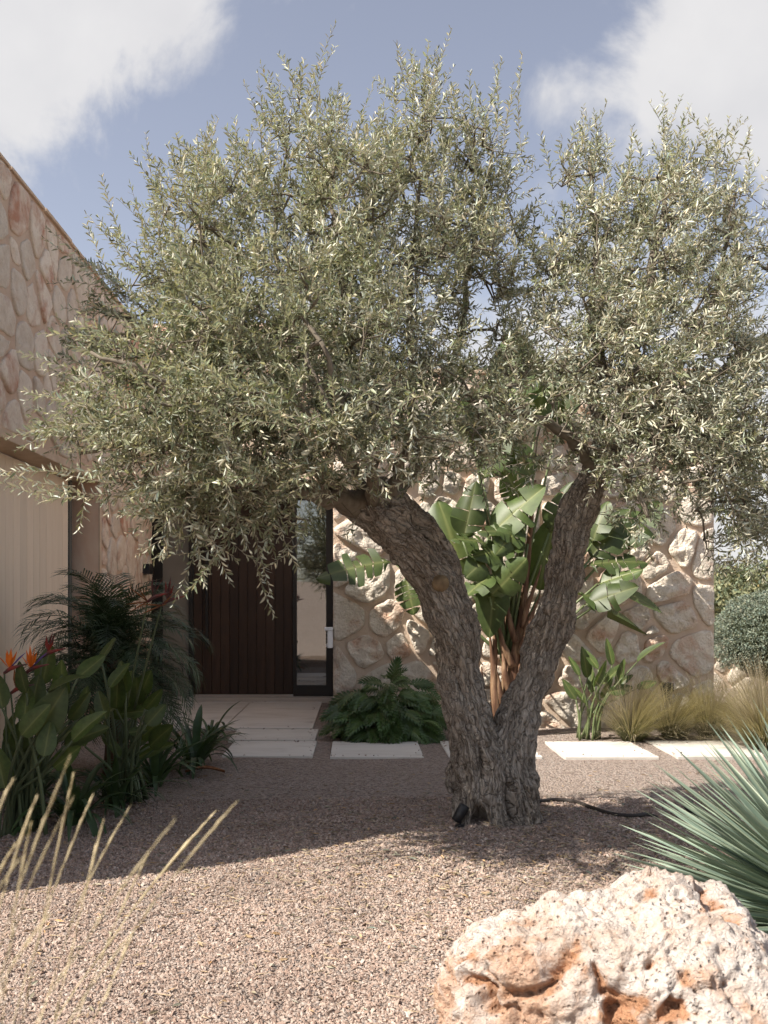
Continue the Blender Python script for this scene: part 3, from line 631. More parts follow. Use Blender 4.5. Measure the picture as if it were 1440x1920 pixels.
for (cx, cy, rx, ry, D, dD, w) in BL:
    n = int(NS*rx*ry*(dD+.5)*w/tot/4.5); k = 0; tries = 0
    while k < n and tries < n*6:
        tries += 1
        u, v, d = (r_.gauss(0, 1) for _ in range(3)); L = math.sqrt(u*u+v*v+d*d); rr = r_.random()**.42/L
        x, y, z = cx+u*rr*rx*1.08, cy+v*rr*ry*1.08, D+d*rr*dD
        if not inside(x, y): continue
        if any(((x-h[0])/h[2])**2+((y-h[1])/h[3])**2 < 1 for h in HOLES): continue
        k += 1; p = P(x, y, z)
        upw = max(-.2, min(.95, (760-y)/420)); out = Vector(((x-900 if x > 1010 else x-700)/500, (z-6.1)*.5, 0))
        main = Vector((0, 0, 1))*upw + out*.7 + Vector((r_.gauss(0, .30), r_.gauss(0, .30), r_.gauss(0, .25)))
        root_ = p - main.normalized()*.14
        for q in range(r_.choice((3, 4, 5, 5, 6))):
            dv = (main + Vector((r_.gauss(0, .50), r_.gauss(0, .50), r_.gauss(0, .40)))).normalized()
            Ls = r_.uniform(.16, .34); b_ = root_ + Vector((r_.gauss(0, .035), r_.gauss(0, .035), r_.gauss(0, .035))); shoots.append((b_, dv, Ls))
# explicit outline shoots: (tip x, tip y, D, dir x, dir z, length)
for (x, y, D, dx, dz, L) in [(590, 108, 6.1, .02, 1, .55), (530, 145, 6.1, -.1, 1, .5), (482, 155, 6.0, -.15, 1, .45), (640, 150, 6.1, .1, 1, .4), (765, 92, 6.3, -.08, 1, .6), (795, 90, 6.4, 0, 1, .6), (838, 100, 6.3, .1, 1, .55), (815, 120, 6.4, 0, 1, .5), (780, 150, 6.2, 0, 1, .5), (935, 120, 6.4, 0, 1, .6), (965, 170, 6.4, .2, 1, .5), (890, 175, 6.4, -.1, 1, .4),
     (700, 185, 6.2, .0, 1, .4), (660, 190, 6.0, .0, 1, .4), (1105, 185, 6.6, .05, 1, .6), (1085, 215, 6.6, -.15, 1, .5), (1140, 225, 6.6, .05, 1, .5), (1270, 205, 6.6, 0, 1, .5), (1240, 215, 6.6, -.1, 1, .5), (1310, 220, 6.6, .1, 1, .5), (1380, 250, 6.6, .15, 1, .5), (1425, 285, 6.5, .3, 1, .5), (1350, 245, 6.5, .05, 1, .4), (1200, 240, 6.7, 0, 1, .4),
     (190, 355, 5.7, -.55, 1, .5), (240, 345, 5.7, -.3, 1, .45), (280, 285, 5.8, -.35, 1, .5), (345, 275, 5.8, -.2, 1, .4), (385, 235, 5.8, -.15, 1, .45), (435, 222, 5.9, -.1, 1, .45), (200, 430, 5.6, -.6, .8, .4), (985, 290, 6.4, .6, .6, .4), (1000, 360, 6.4, .6, .5, .4), (1040, 380, 6.6, -.3, .8, .35),
     (12, 905, 4.95, -1, -.05, .55), (60, 880, 4.9, -1, .1, .4), (75, 735, 4.95, -1, .2, .5), (80, 800, 4.95, -1, -.05, .5), (95, 650, 5.2, -1, .5, .45), (85, 690, 5.3, -1, .3, .45), (130, 590, 5.3, -1, .6, .4), (125, 485, 5.5, -1, .5, .5), (170, 470, 5.6, -1, .6, .4), (150, 540, 5.5, -1, .4, .4), (110, 770, 5.0, -1, .0, .5), (140, 850, 5.0, -1, -.2, .4), (135, 960, 5.0, -.5, -.8, .3),
     (525, 1130, 5.2, -.05, -1, .45), (510, 1060, 5.2, -.1, -1, .4), (545, 1010, 5.2, .05, -1, .4), (548, 1050, 5.25, .05, -1, .35), (430, 1085, 5.1, .2, -1, .4), (385, 1085, 5.1, -.2, -1, .35), (330, 1080, 5.1, -.4, -1, .4), (300, 1040, 5.1, -.6, -.8, .4), (270, 1030, 5.1, -.7, -.8, .4), (450, 1050, 5.15, .4, -1, .4), (250, 990, 5.1, -.8, -.6, .35), (205, 940, 5.05, -.9, -.5, .4), (470, 1010, 5.15, .4, -.9, .35),
     (1375, 1065, 6.0, -.3, -1, .4), (1430, 1065, 6.0, 0, -1, .45), (1400, 1050, 6.1, -.2, -1, .4), (1350, 1030, 6.1, -.6, -.8, .35), (1230, 1030, 5.7, .0, -1, .4), (1200, 1010, 5.7, -.2, -1, .35), (1260, 1000, 5.7, .4, -1, .35), (1150, 950, 5.7, -.5, -.8, .3), (1330, 960, 5.9, .1, -1, .35), (860, 900, 5.6, .3, -.7, .3), (1000, 880, 5.7, -.3, -.8, .3), (750, 930, 5.6, .3, -.8, .3), (660, 1010, 5.9, -.5, -.6, .2)]:
    for j in range(3 if dz > -.5 else 2):
        wob = .13 if dz > -.5 else .38
        dv = Vector((dx+r_.gauss(0, wob), r_.gauss(0, wob), dz+r_.gauss(0, .1))).normalized()
        Lx = L*(1 if j == 0 else r_.uniform(.55, .8)); q_ = P(x, y, D)+Vector((r_.gauss(0, .05), r_.gauss(0, .1), r_.gauss(0, .03)-(.0 if j == 0 else .05)))
        shoots.append((q_-dv*Lx, dv, Lx))
# join every shoot to the nearest wood
nodes = [list(n) for n in nodes]; cap = 60000; NA = np.zeros((cap, 3)); NA[:NB] = nodes; PL = np.zeros(cap); cntn = NB; PA = np.full(cap, -1); PA[:NB] = par
sb = np.array([tuple(s[0]) for s in shoots]); near0 = np.array([((NA[:NB]-q_)**2).sum(1).min() for q_ in sb]); order = np.argsort(near0)
endnode = {}
for si in order:
    tgt = sb[si]; d = np.sqrt(((NA[:cntn]-tgt)**2).sum(1)); j = int(np.argmin(d + .12*PL[:cntn])); L = d[j]
    n = max(1, int(L/.09)); a0 = NA[j].copy(); bow = np.array([r_.gauss(0, .06), r_.gauss(0, .06), -abs(r_.gauss(0, .05))])*L; pj = j
    for k in range(1, n+1):
        t = k/n; NA[cntn] = a0*(1-t)+tgt*t + bow*4*t*(1-t)*.5; PA[cntn] = pj; PL[cntn] = PL[pj]+L/n; pj = cntn; cntn += 1
    endnode[si] = pj
cn = np.zeros(cntn)
for si, e in endnode.items():
    while e >= NB: cn[e] += 1; e = PA[e]
    
class Prisms:
    """many thin 3-sided stems in one mesh"""
    def __init__(s): s.a = []; s.b = []; s.ra = []; s.rb = []
    def add(s, a, b, ra, rb): s.a.append(a); s.b.append(b); s.ra.append(ra); s.rb.append(rb)
    def build(s, name, sides=3):
        A, B = np.array(s.a), np.array(s.b); ra, rb = np.array(s.ra)[:, None], np.array(s.rb)[:, None]
        d = B-A; d /= np.linalg.norm(d, axis=1)[:, None]+1e-9; h = np.where(np.abs(d[:, 2:3]) > .9, np.array([[1., 0, 0]]), np.array([[0, 0, 1.]]))
        x = np.cross(d, h); x /= np.linalg.norm(x, axis=1)[:, None]+1e-9; y = np.cross(d, x); n = len(A); V = np.zeros((n, 2*sides, 3))
        for k in range(sides):
            o_ = x*math.cos(2*math.pi*k/sides)+y*math.sin(2*math.pi*k/sides); V[:, k] = A+o_*ra; V[:, sides+k] = B+o_*rb
        q_ = np.array([[k, (k+1) % sides, sides+(k+1) % sides, sides+k] for k in range(sides)])
        return mesh(name, V.reshape(-1, 3), (np.arange(n)[:, None, None]*2*sides+q_[None]).reshape(-1, 4))
tp = Prisms()
rad = lambda c: min(.020, .0021*max(c, 1)**.44)
for i in range(NB, cntn):
    p = PA[i]; tp.add(NA[p], NA[i], rad(cn[i])*1.03 if p < NB else rad(cn[p])*.98, rad(cn[i]))
obj('twigs', tp.build('twigs', 4), M_twig, tree, kind='stuff')
# leaves along the shoots
LB, LD, LN, LL = [], [], [], []; sp = Prisms()
for (p, dv, L) in shoots:
    n = int(L/.021)+2; x, y = frame(dv); ph = r_.uniform(0, 6.28); cur = Vector((r_.gauss(0, .20), r_.gauss(0, .20), r_.gauss(0, .12)))
    pts = [p + dv*L*t + cur*L*t*t for t in (0, .33, .66, 1)]
    for k in range(3): sp.add(tuple(pts[k]), tuple(pts[k+1]), .0022-.0004*k, .0018-.0004*k)
    for k in range(n):
        t = (k+.6)/n; q_ = p + dv*L*t + cur*L*t*t
        for sgn in (0, math.pi):
            if r_.random() < .1: continue
            an = ph + k*1.57 + sgn + r_.gauss(0, .3); rd = x*math.cos(an)+y*math.sin(an); op = r_.uniform(.6, 1.35)*(1-.40*t)+.1
            d = (dv*math.cos(op)+rd*math.sin(op)+Vector((0, 0, r_.gauss(-.05, .12)))).normalized()
            nn = (dv*.8+Vector((r_.gauss(0, .55), r_.gauss(0, .55), .25+r_.gauss(0, .5)))); nn = nn-d*nn.dot(d)
            if nn.length < 1e-3: continue
            LB.append(tuple(q_)); LD.append(tuple(d)); LN.append(tuple(nn.normalized())); LL.append(r_.uniform(.032, .056)*(1-.35*max(0, t-.75)/.25))
LB, LD, LN, LL = (np.array(a_) for a_ in (LB, LD, LN, LL))
def leafcloud(name, B, D, Nn, L, wr=.24, fold=.25, colr=(.62, 1.45), warm=.06):
    n = len(B); X = np.cross(D, Nn); X /= np.linalg.norm(X, axis=1)[:, None]+1e-9
    w = (L*wr*rng.uniform(.8, 1.2, n))[:, None]; L = L[:, None]; curl = rng.uniform(-.10, .16, n)[:, None]
    V = np.zeros((n, 6, 3)); f = fold*w
    V[:, 0] = B; V[:, 3] = B+D*L-Nn*curl*L
    V[:, 1] = B+D*L*.34-X*w*.5+Nn*f; V[:, 2] = B+D*L*.70-X*w*.42+Nn*(f-curl*L*.35)
    V[:, 5] = B+D*L*.34+X*w*.5+Nn*f; V[:, 4] = B+D*L*.70+X*w*.42+Nn*(f-curl*L*.35)
    F = (np.arange(n)[:, None, None]*6 + np.array([[0, 3, 2, 1], [0, 5, 4, 3]])[None]).reshape(-1, 4)
    v = rng.uniform(colr[0], colr[1], n); wm = rng.normal(0, warm, n)
    c = np.stack([v*(1+wm), v, v*(1-wm*.8)], 1)
    return mesh(name, V.reshape(-1, 3), F, smooth=False, attrs={'col': np.repeat(c, 6, 0)})
obj('shoots', sp.build('shoots', 3), M_shoot, tree, kind='stuff')
obj('foliage', leafcloud('foliage', LB, LD, LN, LL), M_olive, tree, kind='stuff')
print('olive leaves', len(LB), 'shoots', len(shoots), 'nodes', cntn)

# ------------------------------------------------------------------ leaves of the planting
def paddle(name, wr=.36, bend=.2, fold=.25, splits=0, seed=0, tipw=1.0, nu=18, tail=.0):
    """unit paddle leaf: base at origin, midrib along +y, upper face +z; torn into ribbons when splits > 0"""
    r = random.Random(seed); V = []; F = []; vein = []
    prof = lambda t: wr*.5*(math.sin(math.pi*min(1, max(0, t))**.82)**.62)*(1-.25*t)
    zb = lambda t: -bend*t*t
    def addstrip(side, t0, t1, k, droop, twist):
        b = len(V)
        for i in range(k+1):
            t = t0+(t1-t0)*i/k
            for j, s in enumerate((0.0, .12, .55, 1.0)):
                w = prof(t)*(1 if splits == 0 else (.97+.0*i))
                tt = t + (.10*s if splits else .03*s)*wr*(1-t)
                if splits and s == 1.0 and (i == 0 or i == k) and k > 1: tt += (.01 if i == 0 else -.01)
                V.append((side*w*s, tt, zb(t)+fold*w*s - droop*w*s*s + twist*(i/k-.5)*s*.06 + .006*math.sin(t*60+seed)*s*(0 if splits else 1)))
                vein.append(1.0 if j == 0 else (.25 if j == 1 else 0.0))
        for i in range(k):
            for j in range(3):
                a0 = b+i*4+j; q_ = (a0, a0+1, a0+5, a0+4)
                F.append(q_ if side > 0 else q_[::-1])
    for side in (-1, 1):
        if splits == 0: addstrip(side, 0, 1, nu, .12, 0)
        else:
            cuts = sorted([0, 1]+[min(.97, max(.05, (i+r.uniform(.2, .9))/splits)) for i in range(splits-1)])
            for a0, b0 in zip(cuts[:-1], cuts[1:]):
                g = .006; addstrip(side, a0+(g if a0 > 0 else 0), b0-(g if b0 < 1 else 0), max(2, int((b0-a0)*nu)+1), r.uniform(-.05, .8), r.uniform(-1, 1))
    # midrib below the blade
    b = len(V)
    for i in range(9):
        t = i/8*.98
        for (dx, dz) in ((-.014, .0), (0, -.02), (.014, .0)): V.append((dx*(1.1-t), t, zb(t)+dz*(1.1-t)-.001)); vein.append(1.0)
    for i in range(8):
        for j in range(2): F.append((b+i*3+j, b+i*3+j+1, b+(i+1)*3+j+1, b+(i+1)*3+j))
    v = np.array(vein)[:, None].repeat(3, 1)
    return mesh(name, V, F, True, {'vein': v})
def lmat(B, T, nrm, roll=0.0, wscale=1.0):
    """matrix that lays a unit leaf from B to T with its upper face towards nrm"""
    y = (T-B); L = y.length; y.normalize(); z = nrm-y*nrm.dot(y); z.normalize(); x = y.cross(z)
    if roll: x, z = x*math.cos(roll)+z*math.sin(roll), z*math.cos(roll)-x*math.sin(roll)
    return Matrix(((x.x*L*wscale, y.x*L, z.x*L, B.x), (x.y*L*wscale, y.y*L, z.y*L, B.y), (x.z*L*wscale, y.z*L, z.z*L, B.z), (0, 0, 0, 1)))
def stalk(parent, R0, B, m, r0=.012, r1=.006, bow=None, name='stalk', sides=6):
    mid_ = (R0+B)/2 + (bow if bow is not None else Vector((0, 0, 0)))
    L = smoothpath([(R0, r0), (mid_, (r0+r1)/2), (B, r1)], 4); V_, F_ = tube(L, sides); return obj(name, mesh(name, V_, F_), m, parent)
def tipped(R0, B, T): return (R0*.5+B*.5)

CAMDIR = Vector((-.25, -1, .55)).normalized()
# giant strelitzia beside the block wall
gs = thing('giant_bird_of_paradise', P(950, 1362, 11.35), 'tall banana-like plant with torn paddle leaves seen through the fork of the olive trunk', 'plant')
PAD = [paddle('leaf', .66, .10, .22, 4, 1), paddle('leaf', .74, .22, .15, 3, 2), paddle('leaf', .62, .05, .30, 5, 3), paddle('leaf', .70, .30, .10, 3, 4), paddle('leaf', .60, .12, .2, 0, 5), paddle('leaf', .66, .16, .25, 7, 6)]
rb = P(952, 1362, 11.35)
GL = [ # base px, tip px, D base, D tip, facing (x, y, z), variant
 ((914, 1008), (1018, 905), 10.6, 10.4, (-.5, -1, .5), 0), ((918, 1120), (985, 1052), 10.3, 9.9, (.3, -1, .35), 1), ((1012, 1110), (1040, 955), 10.9, 11.0, (-.6, -1, .2), 4), ((868, 1015), (892, 900), 10.6, 10.7, (-.2, -1, .3), 2), ((865, 1090), (838, 930), 10.9, 11.0, (.3, -1, .1), 3),
 ((915, 1020), (850, 1000), 10.4, 10.1, (0, -.5, 1), 5), ((990, 1020), (885, 1040), 10.5, 10.2, (0, -.8, .8), 2), ((930, 1035), (878, 1070), 10.4, 10.0, (-.2, -1, .3), 3), ((930, 1075), (915, 1195), 10.4, 10.3, (-.3, -1, .2), 4), ((925, 1075), (868, 1115), 10.3, 10.0, (-.4, -.6, .9), 0), ((985, 1000), (900, 985), 10.5, 10.2, (.1, -.6, .9), 5), ((975, 985), (930, 1040), 10.4, 10.1, (.3, -1, .4), 2),
 ((735, 1052), (592, 1068), 10.9, 10.7, (0, -.75, .8), 5), ((760, 1080), (775, 1150), 11.0, 10.8, (-.2, -1, .4), 5),
 ((1095, 1135), (1195, 1095), 10.2, 9.8, (.0, -1, .6), 0), ((1080, 1110), (1225, 1150), 10.4, 10.2, (.1, -.2, 1), 3), ((1120, 1095), (1205, 1065), 10.6, 10.3, (-.1, -.8, .8), 2), ((1100, 1060), (1215, 1040), 10.8, 10.7, (.2, -.5, .8), 5), ((1105, 1050), (1180, 945), 10.9, 10.9, (-.4, -1, .3), 1), ((1150, 1030), (1240, 935), 11.0, 11.1, (-.4, -1, .4), 0), ((1160, 1105), (1245, 1140), 10.7, 10.5, (-.2, -.3, 1), 4), ((1110, 1020), (1135, 935), 10.8, 10.8, (-.5, -1, .3), 3),
 ((960, 790), (945, 610), 10.8, 10.9, (-.6, -1, .2), 1), ((1005, 800), (1030, 670), 11.0, 11.1, (-.5, -1, .2), 0), ((1045, 800), (1065, 650), 11.0, 11.0, (-.5, -1, .3), 4), ((905, 900), (955, 800), 10.7, 10.6, (-.4, -1, .4), 0), ((890, 840), (860, 740), 10.8, 10.8, (-.3, -1, .3), 2), ((1000, 900), (960, 820), 10.7, 10.5, (-.2, -1, .4), 3), ((1030, 1000), (1075, 900), 11.0, 11.0, (-.4, -1, .3), 2),
 ((985, 950), (945, 880), 10.8, 10.6, (-.4, -1, .3), 5)]
for k, (b0, t0, D0, D1, f, v) in enumerate(GL):
    D0, D1 = 11.3+(D0-10.8)*.5, 11.25+(D1-10.8)*.5
    B, T_ = P(*b0, D0), P(*t0, D1)
    obj('leaf', PAD[v], M_paddle, gs, lmat(B, T_, Vector(f), 0, 1.0 if (T_-B).length > .5 else 1.25))
    side = (b0[0]-960)/220; root = rb + Vector((side*.10+random.uniform(-.04, .04), random.uniform(-.05, .05), .55+.55*random.random()))
    stalk(gs, root, B, M_stalk, .024, .012, Vector((side*-.06, 0, -.03)))
SHE = [(950, 1385, 984, 1100, .10, .016, 10.75), (940, 1385, 918, 1190, .06, .012, 10.62), (966, 1385, 1014, 1130, .06, .012, 10.65), (958, 1385, 1003, 900, .08, .016, 11.0), (970, 1385, 1040, 1180, .05, .010, 10.9), (912, 1392, 903, 1250, .035, .008, 10.6), (948, 1385, 960, 880, .06, .014, 11.0), (985, 1385, 1075, 1150, .05, .010, 10.95), (930, 1380, 928, 1120, .05, .012, 10.7)]
for k in range(9):
    y0 = 1370-k*24; sd_ = -1 if k % 2 else 1; SHE.append((955+k*2.5+sd_*6, y0, 958+k*3+sd_*random.uniform(26, 46), y0-random.uniform(70, 120), .052-.002*k, .006, 10.6+random.uniform(-.05, .05)))
for (x0, y0, x1, y1, r0, r1, D) in SHE:
    D = 11.25+(D-10.75)*.6
    L = smoothpath([(P(x0, y0, D), r0), (P(x0*.62+x1*.38-3, y0*.62+y1*.38, D-.03), r0*.8), (P(x0*.25+x1*.75, y0*.25+y1*.75, D), r0*.35+r1*.3), (P(x1, y1, D), r1)], 5); V_, F_ = tube(L, 10)
    A_ = np.array([tuple(v) for v in V_]); A_ = A_+.010*np.stack([pn(A_*np.array([25, 25, 4])), pn(A_*np.array([25, 25, 4])+9), 0*A_[:, 0]], 1); obj('sheath', mesh('sheath', A_, F_), M_sheath, gs)

# small strelitzia on the right
def clump(th, root, rows, D, variants, m, ms, facing, spread=.05, rr=(.014, .007), wsc=1.0, grow=.3):
    for (b0, t0) in rows:
        dD = random.uniform(-grow, grow); B, T_ = P(*b0, D+dD), P(*t0, D+dD+random.uniform(-.12, .12))
        f = Vector(facing)+Vector((random.uniform(-.6, .6), 0, random.uniform(-.2, .3)))
        obj('leaf', random.choice(variants), m, th, lmat(B, T_, f, random.uniform(-.5, .5), wsc))
        rt = root+Vector((random.gauss(0, spread), random.gauss(0, spread), 0)); stalk(th, rt, B, ms, *rr, Vector(((rt.x-B.x)*.25, 0, .03)))
REG = [paddle('leaf', .44, .06, .5, 0, 11), paddle('leaf', .52, .12, .35, 0, 12), paddle('leaf', .40, .18, .6, 0, 13), paddle('leaf', .58, .10, .25, 0, 14)]
rs = P(1105, 1388, 10.9); st = thing('bird_of_paradise', rs, 'small dark green paddle-leaved plant against the sunlit wall right of the trunk', 'plant', 'bird of paradise plants')
clump(st, Vector((rs.x, 10.9, 0)), [((1102, 1272), (1094, 1213)), ((1122, 1255), (1092, 1214)), ((1148, 1248), (1137, 1196)), ((1194, 1242), (1241, 1198)), ((1114, 1288), (1138, 1238)), ((1128, 1284), (1173, 1240)), ((1158, 1290), (1170, 1234)), ((1086, 1268), (1068, 1228)), ((1080, 1312), (1055, 1273)), ((1193, 1292), (1234, 1275)), ((1140, 1298), (1190, 1287)), ((1150, 1290), (1186, 1264)), ((1098, 1320), (1075, 1285)), ((1126, 1310), (1150, 1270)), ((1110, 1300), (1108, 1250))], 10.9, REG, M_paddle, M_stalk, (-.2, -1, .5), .06, (.014, .007), .72, .15)

# bird of paradise clumps on the left
def bop_flower(parent, root, top, size=.14, orange=True, turn=1, dry=False):
    stalk(parent, root, top, M_dstalk, .010, .006, None, 'flower_stalk')
    V_, F_ = tube(smoothpath([(top, .010), (top+Vector((turn*.4, -.1, .25))*size, .014), (top+Vector((turn*1.2, -.2, .45))*size, .003)], 4), 7); obj('bract', mesh('bract', V_, F_), M_bract, parent)
    pet = MB()
    for k in range(5 if orange else 3):
        a = R(50+22*k); d = Vector((turn*math.cos(a)*.6, random.uniform(-.35, .2), math.sin(a))).normalized(); b0 = top+Vector((turn*.25, 0, .2))*size; L = size*random.uniform(.8, 1.25); w = .016
        x, y = frame(d); pet.add([b0, b0+d*L*.45-x*w, b0+d*L*.5+y*w*.4, b0+d*L*.45+x*w, b0+d*L], [(0, 2, 4, 1), (0, 3, 4, 2)])
    obj('petals', pet.mesh('petals'), M_dead if dry else (M_orange if orange else M_bract), parent)
    if orange:
        b0 = top+Vector((turn*.3, -.03, .25))*size; V_, F_ = tube([(b0, .004), (b0+Vector((turn*.5, -.1, .5))*size, .006), (b0+Vector((turn*.8, -.15, .75))*size, .001)], 5); obj('tongue', mesh('tongue', V_, F_), M_blue, parent)
r1 = P(28, 1565, 6.55); s1 = thing('bird_of_paradise', (r1.x, 6.55, 0), 'grey-green bird of paradise clump with orange flowers at the left edge', 'plant', 'bird of paradise plants')
r1 = Vector((r1.x, 6.55, G(r1.x, 6.55)-.02))
clump(s1, r1, [((46, 1352), (50, 1287)), ((38, 1418), (38, 1352)), ((66, 1382), (122, 1290)), ((82, 1420), (95, 1350)), ((120, 1398), (203, 1361)), ((106, 1388), (152, 1355)), ((90, 1298), (150, 1258)), ((145, 1272), (198, 1226)), ((156, 1338), (160, 1284)), ((80, 1284), (93, 1208)), ((14, 1395), (27, 1325)), ((20, 1440), (26, 1350)), ((5, 1330), (-10, 1260)), ((60, 1330), (72, 1262)), ((30, 1470), (60, 1400)), ((108, 1330), (120, 1265)), ((-10, 1400), (-40, 1320)), ((130, 1350), (170, 1300)), ((50, 1300), (30, 1240)), ((70, 1440), (110, 1380)), ((100, 1440), (150, 1400)), ((10, 1480), (-10, 1400)), ((120, 1310), (110, 1240)), ((135, 1390), (190, 1330)), ((40, 1380), (90, 1320)), ((90, 1350), (60, 1300))], 6.5, REG, M_regleaf, M_dstalk, (-.1, -1, .5), .07, (.016, .008), 1.15, .3)
for (x, y, D, o_, t_, dr) in ((48, 1262, 6.5, True, 1, False), (8, 1262, 6.4, True, 1, False), (80, 1232, 6.6, False, 1, False), (20, 1300, 6.4, False, 1, True)):
    bop_flower(s1, r1+Vector((random.gauss(0, .05), 0, 0)), P(x, y, D), .13, o_, t_, dr)
r2 = P(235, 1500, 7.5); r2 = Vector((r2.x, 7.5, 0)); s2 = thing('bird_of_paradise', r2, 'dark bird of paradise clump with two tall withered red flowers below the palm', 'plant', 'bird of paradise plants')
clump(s2, r2, [((190, 1238), (213, 1192)), ((172, 1360), (217, 1318)), ((241, 1332), (243, 1262)), ((258, 1330), (256, 1270)), ((263, 1304), (281, 1258)), ((272, 1330), (304, 1293)), ((274, 1360), (311, 1320)), ((276, 1332), (224, 1338)), ((240, 1374), (279, 1368)), ((258, 1420), (319, 1390)), ((218, 1330), (222, 1262)), ((200, 1350), (180, 1290)), ((228, 1395), (250, 1345)), ((210, 1400), (190, 1350)), ((262, 1385), (300, 1350)), ((230, 1350), (205, 1300)), ((250, 1400), (290, 1370)), ((190, 1380), (165, 1330)), ((225, 1420), (200, 1380)), ((280, 1400), (320, 1360)), ((235, 1300), (225, 1240)), ((205, 1290), (240, 1240)), ((160, 1400), (140, 1350)), ((250, 1350), (270, 1300))], 7.4, REG, M_regleaf, M_dstalk, (-.1, -1, .5), .08, (.016, .008), 1.15, .3)
for (x, y, t_) in ((277, 1128, 1), (303, 1135, 1)): bop_flower(s2, P(236 if x < 290 else 252, 1330, 7.4), P(x, y, 7.2), .15, False, t_, False)
for (x, y, t_) in ((277, 1128, 1), (303, 1135, -1)):
    b0 = P(x, y, 7.2); pr_ = MB()
    for k in range(4):
        d = Vector((random.uniform(-1, 1), -.3, random.uniform(-.4, 1))).normalized(); V_, F_ = tube([(b0, .004), (b0+d*.07, .006), (b0+d*.16, .001)], 5); pr_.add(V_, F_)
    obj('withered_petals', pr_.mesh('withered_petals', True), M_dead, s2)

# lobed philodendron
def lobed(name, seed):
    r = random.Random(seed); V = []; F = []; vein = []; n = 8
    mid_ = [(0, t, .10*math.sin(t*3)-.16*t*t) for t in np.linspace(0, 1, n+1)]
    for side in (-1, 1):
        for i in range(n):
            t = (i+.25)/n; w = .46*math.sin(math.pi*(t*.80+.14))**.8*r.uniform(.9, 1.08)+.05; a = R(72-62*t); a0 = mid_[i]; a1 = mid_[i+1]; L = w
            dx, dy = side*math.sin(a), math.cos(a)*.9; c = (.5*(a0[0]+a1[0]), .5*(a0[1]+a1[1]), .5*(a0[2]+a1[2]))
            b = len(V); ww = .062
            px, py = -dy, dx*1.0
            if side > 0: px, py = -px, -py
            pts = [a0, a1, (c[0]+dx*L*.5+px*ww*side*-1*0, c[1]+dy*L*.5, c[2]+.05)]
            q1 = (c[0]+dx*L*.55-abs(py)*0+(-py if False else 0), 0, 0)
            e = (dy*ww*side, -dx*ww*side)
            V.extend([a0, a1, (c[0]+dx*L*.55+e[0], c[1]+dy*L*.55+e[1], c[2]+.035), (c[0]+dx*L*.55-e[0], c[1]+dy*L*.55-e[1], c[2]+.035), (c[0]+dx*L, c[1]+dy*L, c[2]-.07*L)])
            vein.extend([.9, .9, 0, 0, 0])
            # order so that e points to the base side
            lo, hi = (2, 3) if e[1] < 0 else (3, 2)
            f1, f2 = (b, b+lo, b+hi, b+1), (b+lo, b+4, b+hi)
            if side > 0: F.append(f1); F.append(f2)
            else: F.append(f1[::-1]); F.append(f2[::-1])
    b = len(V); V.extend([mid_[-1], (-.05, .95, -.13), (.05, .95, -.13), (0, 1.14, -.22)]); vein.extend([.6, 0, 0, 0]); F.append((b+1, b, b+2, b+3))
    return mesh(name, V, F, False, {'vein': np.array(vein)[:, None].repeat(3, 1)})
LOB = [lobed('leaf', k) for k in range(3)]
xr = P(728, 1388, 10.9); xr = Vector((xr.x, 10.95, 0)); xa = thing('philodendron', xr, 'bushy low plant with deeply cut dark green leaves left of the trunk', 'plant')
for k in range(230):
    az = random.uniform(0, 2*math.pi); el = math.asin(random.uniform(.02, 1)); rad_ = random.uniform(.55, 1.0) if k > 40 else random.uniform(.85, 1.02)
    c_ = Vector((math.cos(az)*math.cos(el)*.62, math.sin(az)*math.cos(el)*.42, .05+math.sin(el)*.70))*rad_
    if c_.y > .35: continue
    B = xr+c_*.86+Vector((0, 0, .05)); outd = Vector((c_.x, c_.y, c_.z*.25-.12)).normalized(); L = random.uniform(.19, .28)
    T_ = B+(outd+Vector((random.gauss(0, .25), random.gauss(0, .2), -.35+random.gauss(0, .15)))).normalized()*L
    obj('leaf', LOB[k % 3], M_xan, xa, lmat(B, T_, Vector((c_.x*.6, c_.y-.7, .9)), random.gauss(0, .3)))
    if k % 2 == 0: stalk(xa, xr+Vector((c_.x*.15, c_.y*.15, 0)), B, M_stalk, .007, .004, Vector((0, 0, .08)), sides=4)

# strap-leaved clumps
def strap(name, wr, arch, seed, n=9):
    V = []; F = []
    for i in range(n+1):
        t = i/n; ang = 1.35-arch*t*1.9; 
        if i == 0: x, z = 0, 0
        else: x += math.cos(ang)/n; z += math.sin(ang)/n
        w = wr*.5*min(1, (1-t)*3.2)**.7*(.55+.45*min(1, t*4))
        V.extend([(-w, x, z+w*.35), (0, x, z), (w, x, z+w*.35)])
    for i in range(n):
        for j in range(2): F.append((i*3+j, i*3+j+1, i*3+j+4, i*3+j+3))
    return mesh(name, V, F, True)
STR = [strap('leaf', .075, .75, 1), strap('leaf', .065, 1.0, 2), strap('leaf', .085, .55, 3), strap('leaf', .07, 1.25, 4)]
def strapclump(px_, py_, D, n, L, label):
    p = P(px_, py_, D); p = Vector((p.x, D, G(p.x, D)-.01)); th = thing('agapanthus', p, label, 'plant', 'strap-leaved plants')
    for k in range(n):
        a = random.uniform(0, 2*math.pi); s = L*random.uniform(.6, 1.1)
        obj('leaf', STR[k % 4], M_strap, th, Matrix.Translation(p+Vector((math.cos(a), math.sin(a), 0))*random.uniform(0, .07)) @ Euler((random.gauss(0, .15), 0, a-math.pi/2)).to_matrix().to_4x4() @ Matrix.Diagonal((s*random.uniform(.8, 1.2), s, s, 1)))
strapclump(140, 1548, 6.75, 40, .62, 'strap-leaved clump nearest the viewer beside the orange flowers'); strapclump(215, 1510, 7.3, 34, .55, 'strap-leaved clump between the grass stalks and the dark shrubs')
